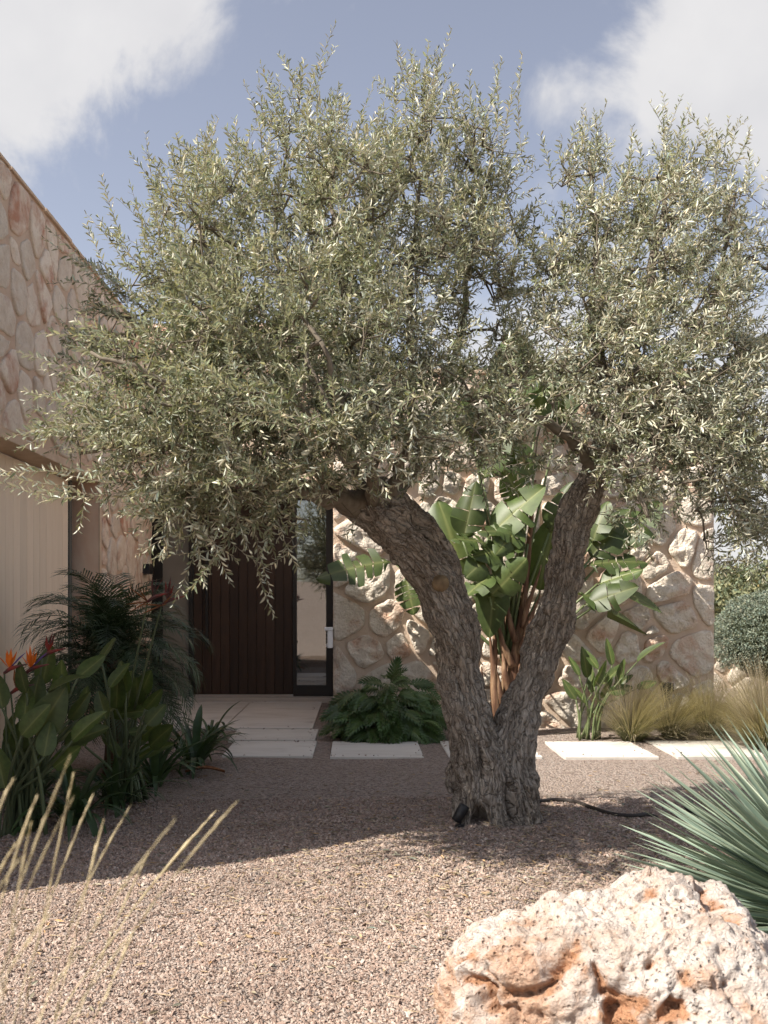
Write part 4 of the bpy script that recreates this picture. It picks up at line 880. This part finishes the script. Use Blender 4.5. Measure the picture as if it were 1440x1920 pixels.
strapclump(365, 1440, 9.0, 44, .66, 'strap-leaved clump arching over the end of the path slab'); strapclump(290, 1470, 8.2, 36, .6, 'strap-leaved clump below the withered red flowers'); strapclump(395, 1385, 10.6, 26, .55, 'strap-leaved clump beside the large entrance slab')
strapclump(60, 1500, 7.4, 34, .6, 'strap-leaved clump behind the grey-green paddle leaves')
dl = P(385, 1458, 8.6); V_ = []; F_ = []
for i in range(7):
    t = i/6; w = .05*math.sin(math.pi*t)+.004
    for s in (-1, 0, 1): V_.append((dl.x-.17+.34*t, 8.6+s*w+.03*math.sin(5*t), .035+.02*abs(s)+.03*math.sin(3*t)))
F_ = [(i*3+j, i*3+j+3, i*3+j+4, i*3+j+1) for i in range(6) for j in range(2)]
obj('fallen_leaf', mesh('fallen_leaf', V_, F_), M_dead, label='dry red-brown leaf lying on the gravel by the path', cat='leaf')

# palm
def frond(name, seed, n=34, L=1.0):
    r = random.Random(seed); V = []; F = []; pts = []
    x = z = 0.0
    for i in range(n+1):
        t = i/n; ang = .75-1.75*t**1.4; pts.append(Vector((0, x, z))); x += math.cos(ang)/n; z += math.sin(ang)/n
    tv, tf = tube([(p, .008*(1-.8*i/n)) for i, p in enumerate(pts)], 5); V += tv; F += tf
    for i in range(3, n+1):
        t = i/n; l = .30*math.sin(math.pi*(.12+.80*t))**.7
        d0 = (pts[i]-pts[i-1]).normalized(); upv = Vector((1, 0, 0)).cross(d0)
        for s in (-1, 1):
            d = (d0*(.55+.3*t)+Vector((s, 0, 0))*.85+upv*(.30+r.gauss(0, .12))).normalized(); b = len(V); p = pts[i]; w = .0085
            m1 = p+d*l*.55-Vector((0, 0, .02)); e = p+d*l-Vector((0, 0, .07+r.uniform(0, .05))); wv = d0*w
            V += [p-wv*.5, p+wv*.5, m1-wv, m1+wv, e]; F += [(b, b+1, b+3, b+2), (b+2, b+3, b+4)]
    return mesh(name, V, F, False)
FR = [frond('frond', k) for k in range(4)]
pr0 = P(215, 1435, 8.7); palm = thing('pygmy_date_palm', (pr0.x, 8.7, 0), 'low feathery palm in front of the cream shutters beside the door', 'palm')
pc_ = P(206, 1218, 8.7)
V_, F_ = tube(smoothpath([(Vector((pr0.x, 8.7, -.05)), .11), (Vector((pr0.x+.02, 8.7, .35)), .10), (pc_, .08)], 5), 10); obj('stem', mesh('stem', V_, F_), M_sheath, palm)
for k in range(96):
    a = k*2.399+random.gauss(0, .2); el = 1.15-1.75*(k/96)**.8+random.gauss(0, .08); s = random.uniform(.75, .98)
    Mx = Matrix.Translation(pc_+Vector((0, 0, -.25*(k/96)))) @ Euler((el-.35, 0, a)).to_matrix().to_4x4() @ Matrix.Scale(s, 4)
    tip = Mx @ Vector((0, .75, .1))
    if tip.x < WX+.05: continue
    obj('frond', FR[k % 4], M_palm, palm, Mx)

# sword-leaved rosette on the right
ac = P(1622, 1762, 4.25); ac = Vector((ac.x, 4.25, G(ac.x, 4.25)+.10)); ag = thing('blue_yucca', ac, 'spiky blue-green rosette of sword leaves behind the boulder', 'plant')
def sword(name, wr, bend, n=8):
    V = []; F = []; ve = []
    for i in range(n+1):
        t = i/n; w = wr*.5*(.75+.6*t if t < .35 else .96*(1-((t-.35)/.65)**1.7)+.004); zz = -bend*t*t
        V.extend([(-w, t, zz+w*.55), (-w*.45, t, zz+w*.14), (0, t, zz), (w*.45, t, zz+w*.14), (w, t, zz+w*.55)]); ve.extend([.9, .0, .0, .0, .9])
    for i in range(n):
        for j in range(4): F.append((i*5+j, i*5+j+1, i*5+j+6, i*5+j+5))
    return mesh(name, V, F, True, {'vein': np.array(ve)[:, None].repeat(3, 1)})
SW = [sword('leaf', .046, .02), sword('leaf', .040, .05), sword('leaf', .050, -.02)]
lv = []
for k in range(640):
    z = 1-(k+.5)/640*1.12; az = k*2.39996+random.gauss(0, .1); d = Vector((math.sqrt(max(0, 1-z*z))*math.cos(az), math.sqrt(max(0, 1-z*z))*math.sin(az), z+.03)).normalized()
    L = random.uniform(.86, 1.06); B = ac+d*.05; lv.append((d.x*1.0+d.y*.6-d.z*.15, lmat(B, B+d*L, Vector((random.gauss(0, .3), random.gauss(0, .3), 1)), random.gauss(0, .3)), k % 3))
lv.sort(key=lambda q: q[0]); rest = MB(); rv = []
for k, (_, Mx, v) in enumerate(lv):
    if k < 300: obj('leaf', SW[v], M_agave, ag, Mx)
    else:
        me_ = SW[v]; rest.add([Mx @ q.co for q in me_.vertices], [tuple(p.vertices) for p in me_.polygons]); rv += [.9, 0, 0, 0, .9]*9
obj('rear_leaves', mesh('rear_leaves', rest.v, rest.f, True, {'vein': np.array(rv)[:, None].repeat(3, 1)}), M_agave, ag, kind='stuff')

# feather grass tufts
def tuft(px_, py_, D, n, H, lean, label, spread=.10, fl=.6, group='feather grass tufts'):
    p = P(px_, py_, D); p = Vector((p.x, D, G(p.x, D))); V = np.zeros((n, 10, 3)); c = np.zeros((n, 10, 3)); SEG = 5
    for k in range(n):
        a = random.uniform(0, 2*math.pi); s = abs(random.gauss(0, fl)); d = Vector((math.cos(a)*s+lean, math.sin(a)*s, 1)).normalized(); h = H*random.uniform(.55, 1.15)
        b0 = p+Vector((math.cos(a), math.sin(a), 0))*spread*random.random(); drp = random.uniform(.2, .75); w = .0028; q_ = b0.copy(); wv = Vector((-d.y+.3, d.x, 0)); wv = (wv.normalized() if wv.length > 0 else Vector((1, 0, 0)))
        col = np.array([1, 1, 1])*random.uniform(.7, 1.3); g = random.random()
        for i in range(SEG):
            t = i/(SEG-1); ww = w*(1-.8*t); V[k, 2*i] = q_-wv*ww; V[k, 2*i+1] = q_+wv*ww
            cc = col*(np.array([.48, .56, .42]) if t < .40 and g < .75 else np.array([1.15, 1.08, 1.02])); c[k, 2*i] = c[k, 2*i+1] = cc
            d = (d+Vector((d.x*.5, d.y*.5, -drp*.55))*.55).normalized(); q_ = q_+d*h/(SEG-1)
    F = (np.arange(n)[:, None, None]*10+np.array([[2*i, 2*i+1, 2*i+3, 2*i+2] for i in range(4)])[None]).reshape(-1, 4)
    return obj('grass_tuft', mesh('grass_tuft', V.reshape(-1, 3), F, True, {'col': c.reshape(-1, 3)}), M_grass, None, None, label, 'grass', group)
tuft(1185, 1398, 10.75, 1500, .78, .12, 'green-gold feather grass tuft at the foot of the wall beside the stepping slabs')
tuft(1262, 1392, 10.9, 1300, .72, .2, 'feather grass tuft below the small dark post on the wall')
tuft(1330, 1385, 11.0, 1100, .70, .1, 'feather grass tuft at the right corner of the stone wall')
tuft(1432, 1400, 10.2, 2000, .86, -.05, 'tall pale feather grass tuft at the right edge of the picture')
tuft(1395, 1372, 11.6, 1000, .85, .15, 'thin feather grass tuft just beyond the wall corner')

# foreground grass stalks, close to the lens
fg = thing('ornamental_grass', (-.75, 1.55, 0), 'dry blond grass stalks leaning right in the near left corner', 'grass')
ST = [((-60, 1990), (130, 1425), 1.7), ((-30, 1760), (34, 1455), 1.7), ((10, 1990), (172, 1470), 1.65), ((30, 1990), (150, 1440), 1.75), ((0, 1960), (65, 1520), 1.6), ((20, 1990), (206, 1470), 1.7), ((60, 1990), (240, 1485), 1.7), ((-10, 1900), (146, 1490), 1.65),
      ((90, 1990), (198, 1524), 1.65), ((60, 1960), (118, 1575), 1.6), ((100, 1990), (455, 1498), 1.75), ((70, 1990), (405, 1500), 1.75), ((50, 1980), (330, 1520), 1.7), ((-60, 1880), (40, 1600), 1.55), ((-20, 2000), (90, 1700), 1.45), ((20, 2000), (160, 1690), 1.45), ((120, 2000), (290, 1600), 1.7), ((-40, 1800), (30, 1560), 1.6), ((150, 2000), (260, 1740), 1.6), ((-40, 1990), (60, 1480), 1.75)]
for k, (b0, t0, D) in enumerate(ST):
    if k in (5, 9, 15): continue
    D = D*random.uniform(.62, .95); B, T_ = P(*b0, D), P(t0[0]+random.uniform(-14, 14), t0[1]+random.uniform(-15, 25), D+random.uniform(-.05, .1))
    bw = Vector((random.uniform(-.03, .0), 0, random.uniform(0, .025))); rk = random.uniform(.40, .75)*D/1.7
    L = smoothpath([(Vector((B.x-.03, B.y, max(.02, B.z-.3))), .0012*rk), (B, .0012*rk), ((B+T_)/2+bw*.6, .0014*rk), (B*.38+T_*.62+bw*.6, .0020*rk), (B*.15+T_*.85+bw*.3, .0034*rk), (T_, .0012*rk)], 6)
    V_, F_ = tube(L, 5); V_ = [v+Vector((random.gauss(0, .0005), 0, random.gauss(0, .0008))) for v in V_]; obj('stalk', mesh('stalk', V_, F_), M_foregrass, fg)
    bl = MB()                                                   # bristles of the seed head
    n = len(L)
    for i in range(int(n*.55), n-1):
        p0 = L[i][0]; d = (L[i+1][0]-p0).normalized(); x, y = frame(d)
        for q in range(9):
            a = random.uniform(0, 6.28); e = (d*1.6+(x*math.cos(a)+y*math.sin(a))*.8).normalized(); b0_ = p0+d*random.uniform(0, (L[i+1][0]-p0).length); l = random.uniform(.006, .014)*rk; w = x*.0003
            bl.add([b0_-w, b0_+w, b0_+e*l], [(0, 1, 2)])
    obj('seed_head', bl.mesh('seed_head'), M_foregrass, fg)

# ------------------------------------------------------------------ boulder
BD = 3.05
sil = [(809, 1887), (809, 1860), (827, 1820), (847, 1767), (902, 1733), (987, 1720), (1049, 1682), (1111, 1684), (1169, 1678), (1213, 1649), (1258, 1641), (1298, 1649), (1333, 1667), (1369, 1673), (1392, 1700), (1420, 1722), (1436, 1775), (1500, 1800), (1545, 1880), (1530, 2010), (1300, 2060), (1000, 2050), (830, 1990)]
bc_ = P(1160, 1900, BD)
pts = np.array([[P(x, y, BD).x-bc_.x, P(x, y, BD).z-bc_.z] for x, y in sil]); an_ = np.arctan2(pts[:, 1], pts[:, 0]); rr_ = np.hypot(pts[:, 0], pts[:, 1]); o_ = np.argsort(an_)
an_, rr_ = an_[o_], rr_[o_]; an_ = np.concatenate([an_[-3:]-2*math.pi, an_, an_[:3]+2*math.pi]); rr_ = np.concatenate([rr_[-3:], rr_, rr_[:3]])
import bmesh
bm = bmesh.new(); bmesh.ops.create_icosphere(bm, subdivisions=7, radius=1); bme = bpy.data.meshes.new('boulder'); bm.to_mesh(bme); bm.free()
nv = len(bme.vertices); U = np.empty(nv*3, np.float32); bme.vertices.foreach_get('co', U); U = U.reshape(-1, 3).astype(float)
phi = np.arctan2(U[:, 2], U[:, 0]); Rr = np.interp(phi, an_, rr_); hyp = np.sqrt(np.maximum(0, 1-U[:, 1]**2)); sq = hyp**.72
Bv = np.stack([Rr*np.cos(phi)*sq, np.sign(U[:, 1])*np.abs(U[:, 1])**.9*.42*(1+.25*np.cos(phi)), Rr*np.sin(phi)*sq], 1)
Nn = U*np.array([1/.55, 1/.42, 1/.4]); Nn /= np.linalg.norm(Nn, axis=1)[:, None]
big = fbm(Bv*3.2+2, 4, .55); Bw = Bv+.07*np.stack([fbm(Bv*5, 3), fbm(Bv*5+20, 3), fbm(Bv*5+40, 3)], 1); w1 = worley(Bw*np.array([6, 6, 10.5]), 1); w2 = worley(Bw*np.array([13, 13, 19])+3, 2); w3 = worley(Bw*34+1, 3)
msk = np.clip(fbm(Bv*2.6+11, 3)*1.7+.38-(Bv[:, 2])*1.2, 0, 1)
front = np.clip(hyp*1.2-.1, .15, 1)
pit1 = np.clip(.42-w1, 0, 1)*msk; pit2 = np.clip(.36-w2, 0, 1)*(.25+.75*msk); pit3 = np.clip(.33-w3, 0, 1)*np.clip(fbm(Bv*5+4, 2)+.3, 0, 1)
ridge = np.abs(pn(Bv*np.array([4, 4, 9])+6))
rg = lambda f, o_: 1-2*np.abs(pn(Bv*f+o_))
disp = .020*big + .010*rg(7, 3) + .012*rg(15, 8)*np.clip(.5+fbm(Bv*4+2, 2), 0, 1) + .010*rg(22, 5) + .006*rg(33, 1) + .010*np.clip(1-worley_edge(Bw*7, 11)/.3, 0, 1)*-1 + - .030 + .022*(worley(Bw*np.array([4, 4, 6]), 7)-.45) + .020*(worley(Bw*9.5, 8)-.45) + .014*(worley(Bw*24, 9)-.45) + .006*fbm(Bv*40, 3, .6) - .15*pit1 - .13*pit2 - .08*pit3 - .045*np.clip(.25-ridge, 0, 1)*msk*2
for (x, y, sx, sz, dp) in ((1150, 1850, .085, .022, .06), (850, 1850, .04, .022, .04), (960, 1870, .12, .018, .05), (1398, 1715, .03, .03, .06), (1235, 1672, .022, .012, .02), (1040, 1850, .03, .05, .03), (900, 1905, .12, .02, .06), (1200, 1890, .10, .04, .04)):
    c_ = P(x, y, BD-.3)-bc_; c_ = P(x, y, BD-.3); dx = Bv[:, 0]+bc_.x-c_.x*(BD-.0)/(BD-.0); dz = Bv[:, 2]+bc_.z-c_.z
    e_ = np.exp(-((Bw[:, 0]+bc_.x-c_.x)/sx)**2-((dz+(Bw-Bv)[:, 2]*1.5)/sz)**2)*(U[:, 1] < .2); disp = disp-dp*e_; pit1 = pit1+.22*e_
BV = Bv+Nn*(disp*np.where(U[:, 1] < .3, 1, .7))[:, None]+np.array(bc_)
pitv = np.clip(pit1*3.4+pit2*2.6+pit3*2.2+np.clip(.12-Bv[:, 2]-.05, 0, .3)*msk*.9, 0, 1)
bme.vertices.foreach_set('co', BV.astype(np.float32).ravel()); bme.update(); bme.polygons.foreach_set('use_smooth', np.full(len(bme.polygons), True))
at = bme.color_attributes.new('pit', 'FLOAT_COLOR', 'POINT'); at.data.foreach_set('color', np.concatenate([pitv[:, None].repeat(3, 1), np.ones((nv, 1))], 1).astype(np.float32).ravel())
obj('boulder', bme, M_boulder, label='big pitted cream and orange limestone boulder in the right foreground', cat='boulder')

# ------------------------------------------------------------------ gravel chips and litter
ng = 150000; D_ = 2.9*(7.6/2.9)**rng.random(ng)**.8; xx = (rng.random(ng)*1.18-.09)*1440
gx = (xx-VX)/FPX*D_; gy = D_; keep = rng.random(ng) < np.clip(2.1-D_*.17, .3, 1)
trk = ((gx-.9)/.26)**2+((gy-TD)/.24)**2 > 1; keep &= trk; gx, gy = gx[keep], gy[keep]
ex = []
for (x0, x1, y0, y1) in [(-1.29, -.43, 9.58, 10.62), (-1.37, -.45, 10.70, 11.58), (-2.62, -.52, 11.68, 14.72)]+[(x, x+.885, 9.56, 10.62) for x in (-.263, .86, 1.955, 3.02)]:
    for q in range(26):
        e = abs(random.gauss(0, .05)); sd_ = random.randrange(4); u = random.random()
        ex.append(((x0+e, y0+(y1-y0)*u), (x1-e, y0+(y1-y0)*u), (x0+(x1-x0)*u, y0+e*1.5), (x0+(x1-x0)*u, y1-e*1.5))[sd_])
nb_ = len(gx); gx = np.concatenate([gx, [e[0] for e in ex]]); gy = np.concatenate([gy, [e[1] for e in ex]]); ng = len(gx)
sz = rng.uniform(.0045, .0085, ng)*np.where(rng.random(ng) < .10, 1.6, 1)*(.85+.03*gy); gzv = gz(gx, gy)+sz*.25; gzv[nb_:] = .025+sz[nb_:]*.4
base8 = np.array([[1, 0, 0], [0, 1, 0], [-1, 0, 0], [0, -1, 0], [.15, .1, .75], [-.1, -.1, -.7]], float)
V = np.zeros((ng, 6, 3)); th_ = rng.random(ng)*6.28; el_ = rng.uniform(.6, 1.5, ng); tlt = rng.normal(0, .4, (ng, 2))
for k in range(6):
    b0 = base8[k]*(1+rng.normal(0, .22, (ng, 3))); x_ = b0[:, 0]*el_; y_ = b0[:, 1]/el_**.5; z_ = b0[:, 2]
    X_ = x_*np.cos(th_)-y_*np.sin(th_); Y_ = x_*np.sin(th_)+y_*np.cos(th_)
    V[:, k] = np.stack([X_, Y_, z_+tlt[:, 0]*X_+tlt[:, 1]*Y_], 1)*sz[:, None]+np.stack([gx, gy, gzv], 1)
T8 = np.array([[0, 1, 4], [1, 2, 4], [2, 3, 4], [3, 0, 4], [1, 0, 5], [2, 1, 5], [3, 2, 5], [0, 3, 5]])
pal = np.array([(.50, .395, .335), (.44, .335, .28), (.57, .47, .405), (.35, .26, .215), (.52, .445, .395), (.27, .235, .22), (.60, .525, .47), (.47, .34, .275)])
cc = pal[rng.choice(8, ng, p=[.22, .2, .17, .13, .12, .05, .05, .06])]*rng.uniform(.75, 1.12, (ng, 1))*np.array([.71, .685, .665])*(1+.24*fbm(np.stack([gx*1.3, gy*1.3, gx*0], 1), 3)[:, None])
obj('gravel', mesh('gravel', V.reshape(-1, 3), (np.arange(ng)[:, None, None]*6+T8[None]).reshape(-1, 3), False, {'col': np.repeat(cc, 6, 0)}), M_gravel, label='loose pinkish grey gravel chips covering the court', cat='gravel', kind='stuff')
lt = Prisms()
for k in range(900):
    D = random.uniform(3.4, 7.2); x = (random.uniform(-40, 1480)-VX)/FPX*D
    if k < 560: x, D = random.gauss(.6, 1.0), random.gauss(5.3, .6)
    a = random.uniform(0, 6.28); L = random.uniform(.02, .075); z = G(x, D)+.010
    lt.add((x, D, z), (x+math.cos(a)*L, D+math.sin(a)*L, z+random.uniform(-.001, .008)), random.uniform(.001, .003), .001)
obj('straw_litter', lt.build('straw_litter', 3), M_straw, label='scattered dry straw and leaf litter on the gravel', cat='litter', kind='stuff')

nl = 2600; lx = np.concatenate([rng.normal(.9, 1.1, nl//2), rng.uniform(-2.2, 3.2, nl//2)]); ly = np.concatenate([rng.normal(5.9, .7, nl//2), rng.uniform(3.4, 8.8, nl//2)]); kp = ((lx-.9)/.28)**2+((ly-TD)/.26)**2 > 1; lx, ly = lx[kp], ly[kp]; nl = len(lx)
an = rng.random(nl)*6.28; ld = np.stack([np.cos(an), np.sin(an), rng.normal(0, .12, nl)], 1); ld /= np.linalg.norm(ld, axis=1)[:, None]; ln = np.stack([rng.normal(0, .3, nl), rng.normal(0, .3, nl), np.ones(nl)], 1); ln -= ld*(ln*ld).sum(1)[:, None]; ln /= np.linalg.norm(ln, axis=1)[:, None]
m = Mt('fallen_olive_leaf', .8, .2); m.color(m.mix(1.0, m.attr('col'), (.27, .215, .14), 'MULTIPLY'))
obj('leaf_litter', leafcloud('leaf_litter', np.stack([lx, ly, gz(lx, ly)+.012], 1), ld, ln, rng.uniform(.03, .055, nl), .26, .2, (.5, 1.5), .12), m.m, label='dry fallen olive leaves strewn over the gravel', cat='leaf litter', kind='stuff')

# irrigation pipe, spotlights, post
hp = [(1000, 1503), (1040, 1500), (1080, 1504), (1110, 1515), (1150, 1527), (1190, 1530), (1215, 1528)]
hpts = []
for (x, y) in hp:
    D = EYE*FPX/(y-VY); 
    for _ in range(6): D = (EYE-G((x-VX)/FPX*D, D)-.012)*FPX/(y-VY)
    hpts.append((P(x, y, D), .016))
hpts.insert(0, (hpts[0][0]+Vector((-.12, .05, .0)), .016)); hpts.append((hpts[-1][0]+Vector((.12, -.02, -.05)), .016))
V_, F_ = tube(smoothpath(hpts, 6), 8); obj('irrigation_pipe', mesh('irrigation_pipe', V_, F_), M_hose, label='dark irrigation pipe running over the gravel from the trunk', cat='pipe')
def spot(px_, py_, D, rz, label):
    p = P(px_, py_, D); p = Vector((p.x, D, G(p.x, D))); th = thing('garden_spotlight', p, label, 'spotlight', 'garden spotlights')
    d = Vector((math.cos(rz)*.6, math.sin(rz)*.6, .8)).normalized(); c_ = p+Vector((0, 0, .075))
    V_, F_ = tube([(c_-d*.05, .018), (c_-d*.045, .03), (c_+d*.04, .034), (c_+d*.06, .034)], 14); obj('housing', mesh('housing', V_, F_), M_black, th)
    V_, F_ = tube([(p+Vector((0, 0, -.05)), .008), (c_, .010)], 8); obj('spike', mesh('spike', V_, F_), M_black, th)
    V_, F_ = tube([(p, .03), (p+Vector((0, 0, .012)), .028)], 12); obj('foot', mesh('foot', V_, F_), M_black, th)
spot(862, 1548, TD-.18, .5, 'small black spotlight at the left foot of the olive trunk'); spot(1300, 1515, 6.6, 2.6, 'black spotlight half hidden by the blue-green sword leaves')
po = P(1253, 1300, 11.5); pt = thing('bollard_light', (po.x, 11.55, 0), 'short dark post light standing at the foot of the stone wall', 'bollard')
obj('post', bevel(MB().box((po.x-.045, 11.5, -.05), (po.x+.045, 11.6, .46)).mesh('post'), .005), M_black, pt); obj('head', bevel(MB().box((po.x-.055, 11.47, .462), (po.x+.055, 11.61, .56)).mesh('head'), .006), M_dark, pt)

# ------------------------------------------------------------------ background on the right
def ball(name, c_, rx, ry, rz, n, L, m, parent, shell=.25, col=(.6, 1.35), wr=.5):
    d = rng.normal(size=(n, 3)); d /= np.linalg.norm(d, axis=1)[:, None]; d[:, 2] = np.where(d[:, 2] < -.55, -d[:, 2], d[:, 2])
    lump = 1+.07*pn(d*3.1+7)+.05*pn(d*8+1); rr = (1-shell*rng.random(n)**2)*lump; B = np.array(c_)+d*np.array([rx, ry, rz])*rr[:, None]
    Dv = d*.5+rng.normal(0, .7, (n, 3)); Dv /= np.linalg.norm(Dv, axis=1)[:, None]; Nv = d+rng.normal(0, .6, (n, 3)); Nv -= Dv*(Nv*Dv).sum(1)[:, None]; Nv /= np.linalg.norm(Nv, axis=1)[:, None]+1e-9
    return obj(name, leafcloud(name, B, Dv, Nv, rng.uniform(.7, 1.3, n)*L, wr, .2, col, .08), m, parent, kind='stuff')
sc_ = P(1462, 1208, 16.0); sh = thing('clipped_shrub', (sc_.x, 16, 0), 'dense round clipped grey-green shrub beyond the wall corner', 'shrub')
ball('foliage', (sc_.x, 16, .86), 1.02, 1.0, .80, 26000, .035, M_shrub, sh, .18)
V_, F_ = tube([(Vector((sc_.x, 16, -.1)), .09), (Vector((sc_.x, 16, .6)), .06)], 8); obj('stem', mesh('stem', V_, F_), M_twig, sh)
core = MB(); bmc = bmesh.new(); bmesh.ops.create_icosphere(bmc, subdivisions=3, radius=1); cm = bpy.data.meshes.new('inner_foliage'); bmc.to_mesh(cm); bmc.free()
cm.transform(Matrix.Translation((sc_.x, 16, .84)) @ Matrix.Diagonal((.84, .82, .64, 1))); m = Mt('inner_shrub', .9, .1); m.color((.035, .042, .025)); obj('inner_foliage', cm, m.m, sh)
gw = thing('garden_wall', (7, 17.5, 0), 'low rough stone wall running behind the clipped shrub', 'wall')
gwm = obj('mortar_core', MB().box((4.9, 17.3, -.2), (12, 17.7, .74)).mesh('mortar_core'), M_mortar, gw)
for k, (poly, cu, cv) in enumerate(cells(4.9, 12, -.1, .74, .42, .28, .06, 77)):
    V_, F_ = stone(poly, random.uniform(.02, .06), .02, lambda u, v, w: (u, 17.3-w, v), n=14, seed=k+900); obj('stone', mesh('stone', V_, F_), M_stone, gw)
def fartree(x, ytop, D, hw, label):
    p = P(x, 1125, D); H = P(x, ytop, D).z; gz0 = G(p.x, D); th = thing('distant_tree', (p.x, D, gz0), label, 'tree', 'trees beyond the garden')
    V_, F_ = tube(smoothpath([(Vector((p.x, D, gz0-.1)), .16), (Vector((p.x+.1, D, gz0+.4*H)), .12), (Vector((p.x, D, H*.8)), .05)], 4), 8); obj('trunk', mesh('trunk', V_, F_), M_twig, th)
    Bs = []
    for k in range(26):
        a = random.uniform(0, 6.28); e = random.uniform(.12, .98); rr = hw*math.sin(math.pi*min(.95, e*.8+.15))**.8
        Bs.append((p.x+math.cos(a)*rr*random.uniform(.3, .9), D+math.sin(a)*rr*random.uniform(.3, .9), gz0+(H-gz0)*e*.94, hw*random.uniform(.22, .4)))
    n = 500; B = np.concatenate([np.array(b[:3])+rng.normal(0, 1, (n, 3))*b[3]*.55 for b in Bs]); N0 = len(B); Dv = rng.normal(0, 1, (N0, 3)); Dv /= np.linalg.norm(Dv, axis=1)[:, None]
    Nv = rng.normal(0, 1, (N0, 3))+np.array([0, 0, .6]); Nv -= Dv*(Nv*Dv).sum(1)[:, None]; Nv /= np.linalg.norm(Nv, axis=1)[:, None]
    obj('crown', leafcloud('crown', B, Dv, Nv, rng.uniform(.08, .16, N0), .5, .2, (.6, 1.4), .1), M_fartree, th, kind='stuff')
for (x, yt, D, hw, lb) in ((1365, 1082, 30, 1.6, 'blurred olive-green tree right beside the wall corner in the distance'), (1432, 1074, 27, 1.9, 'blurred olive-green tree above the clipped shrub in the distance'), (1530, 1066, 29, 2.0, 'distant olive-green tree at the right edge beyond the shrub'), (1330, 1090, 40, 2.4, 'farthest grey-green tree mostly behind the stone wall corner')):
    fartree(x, yt, D, hw, lb)
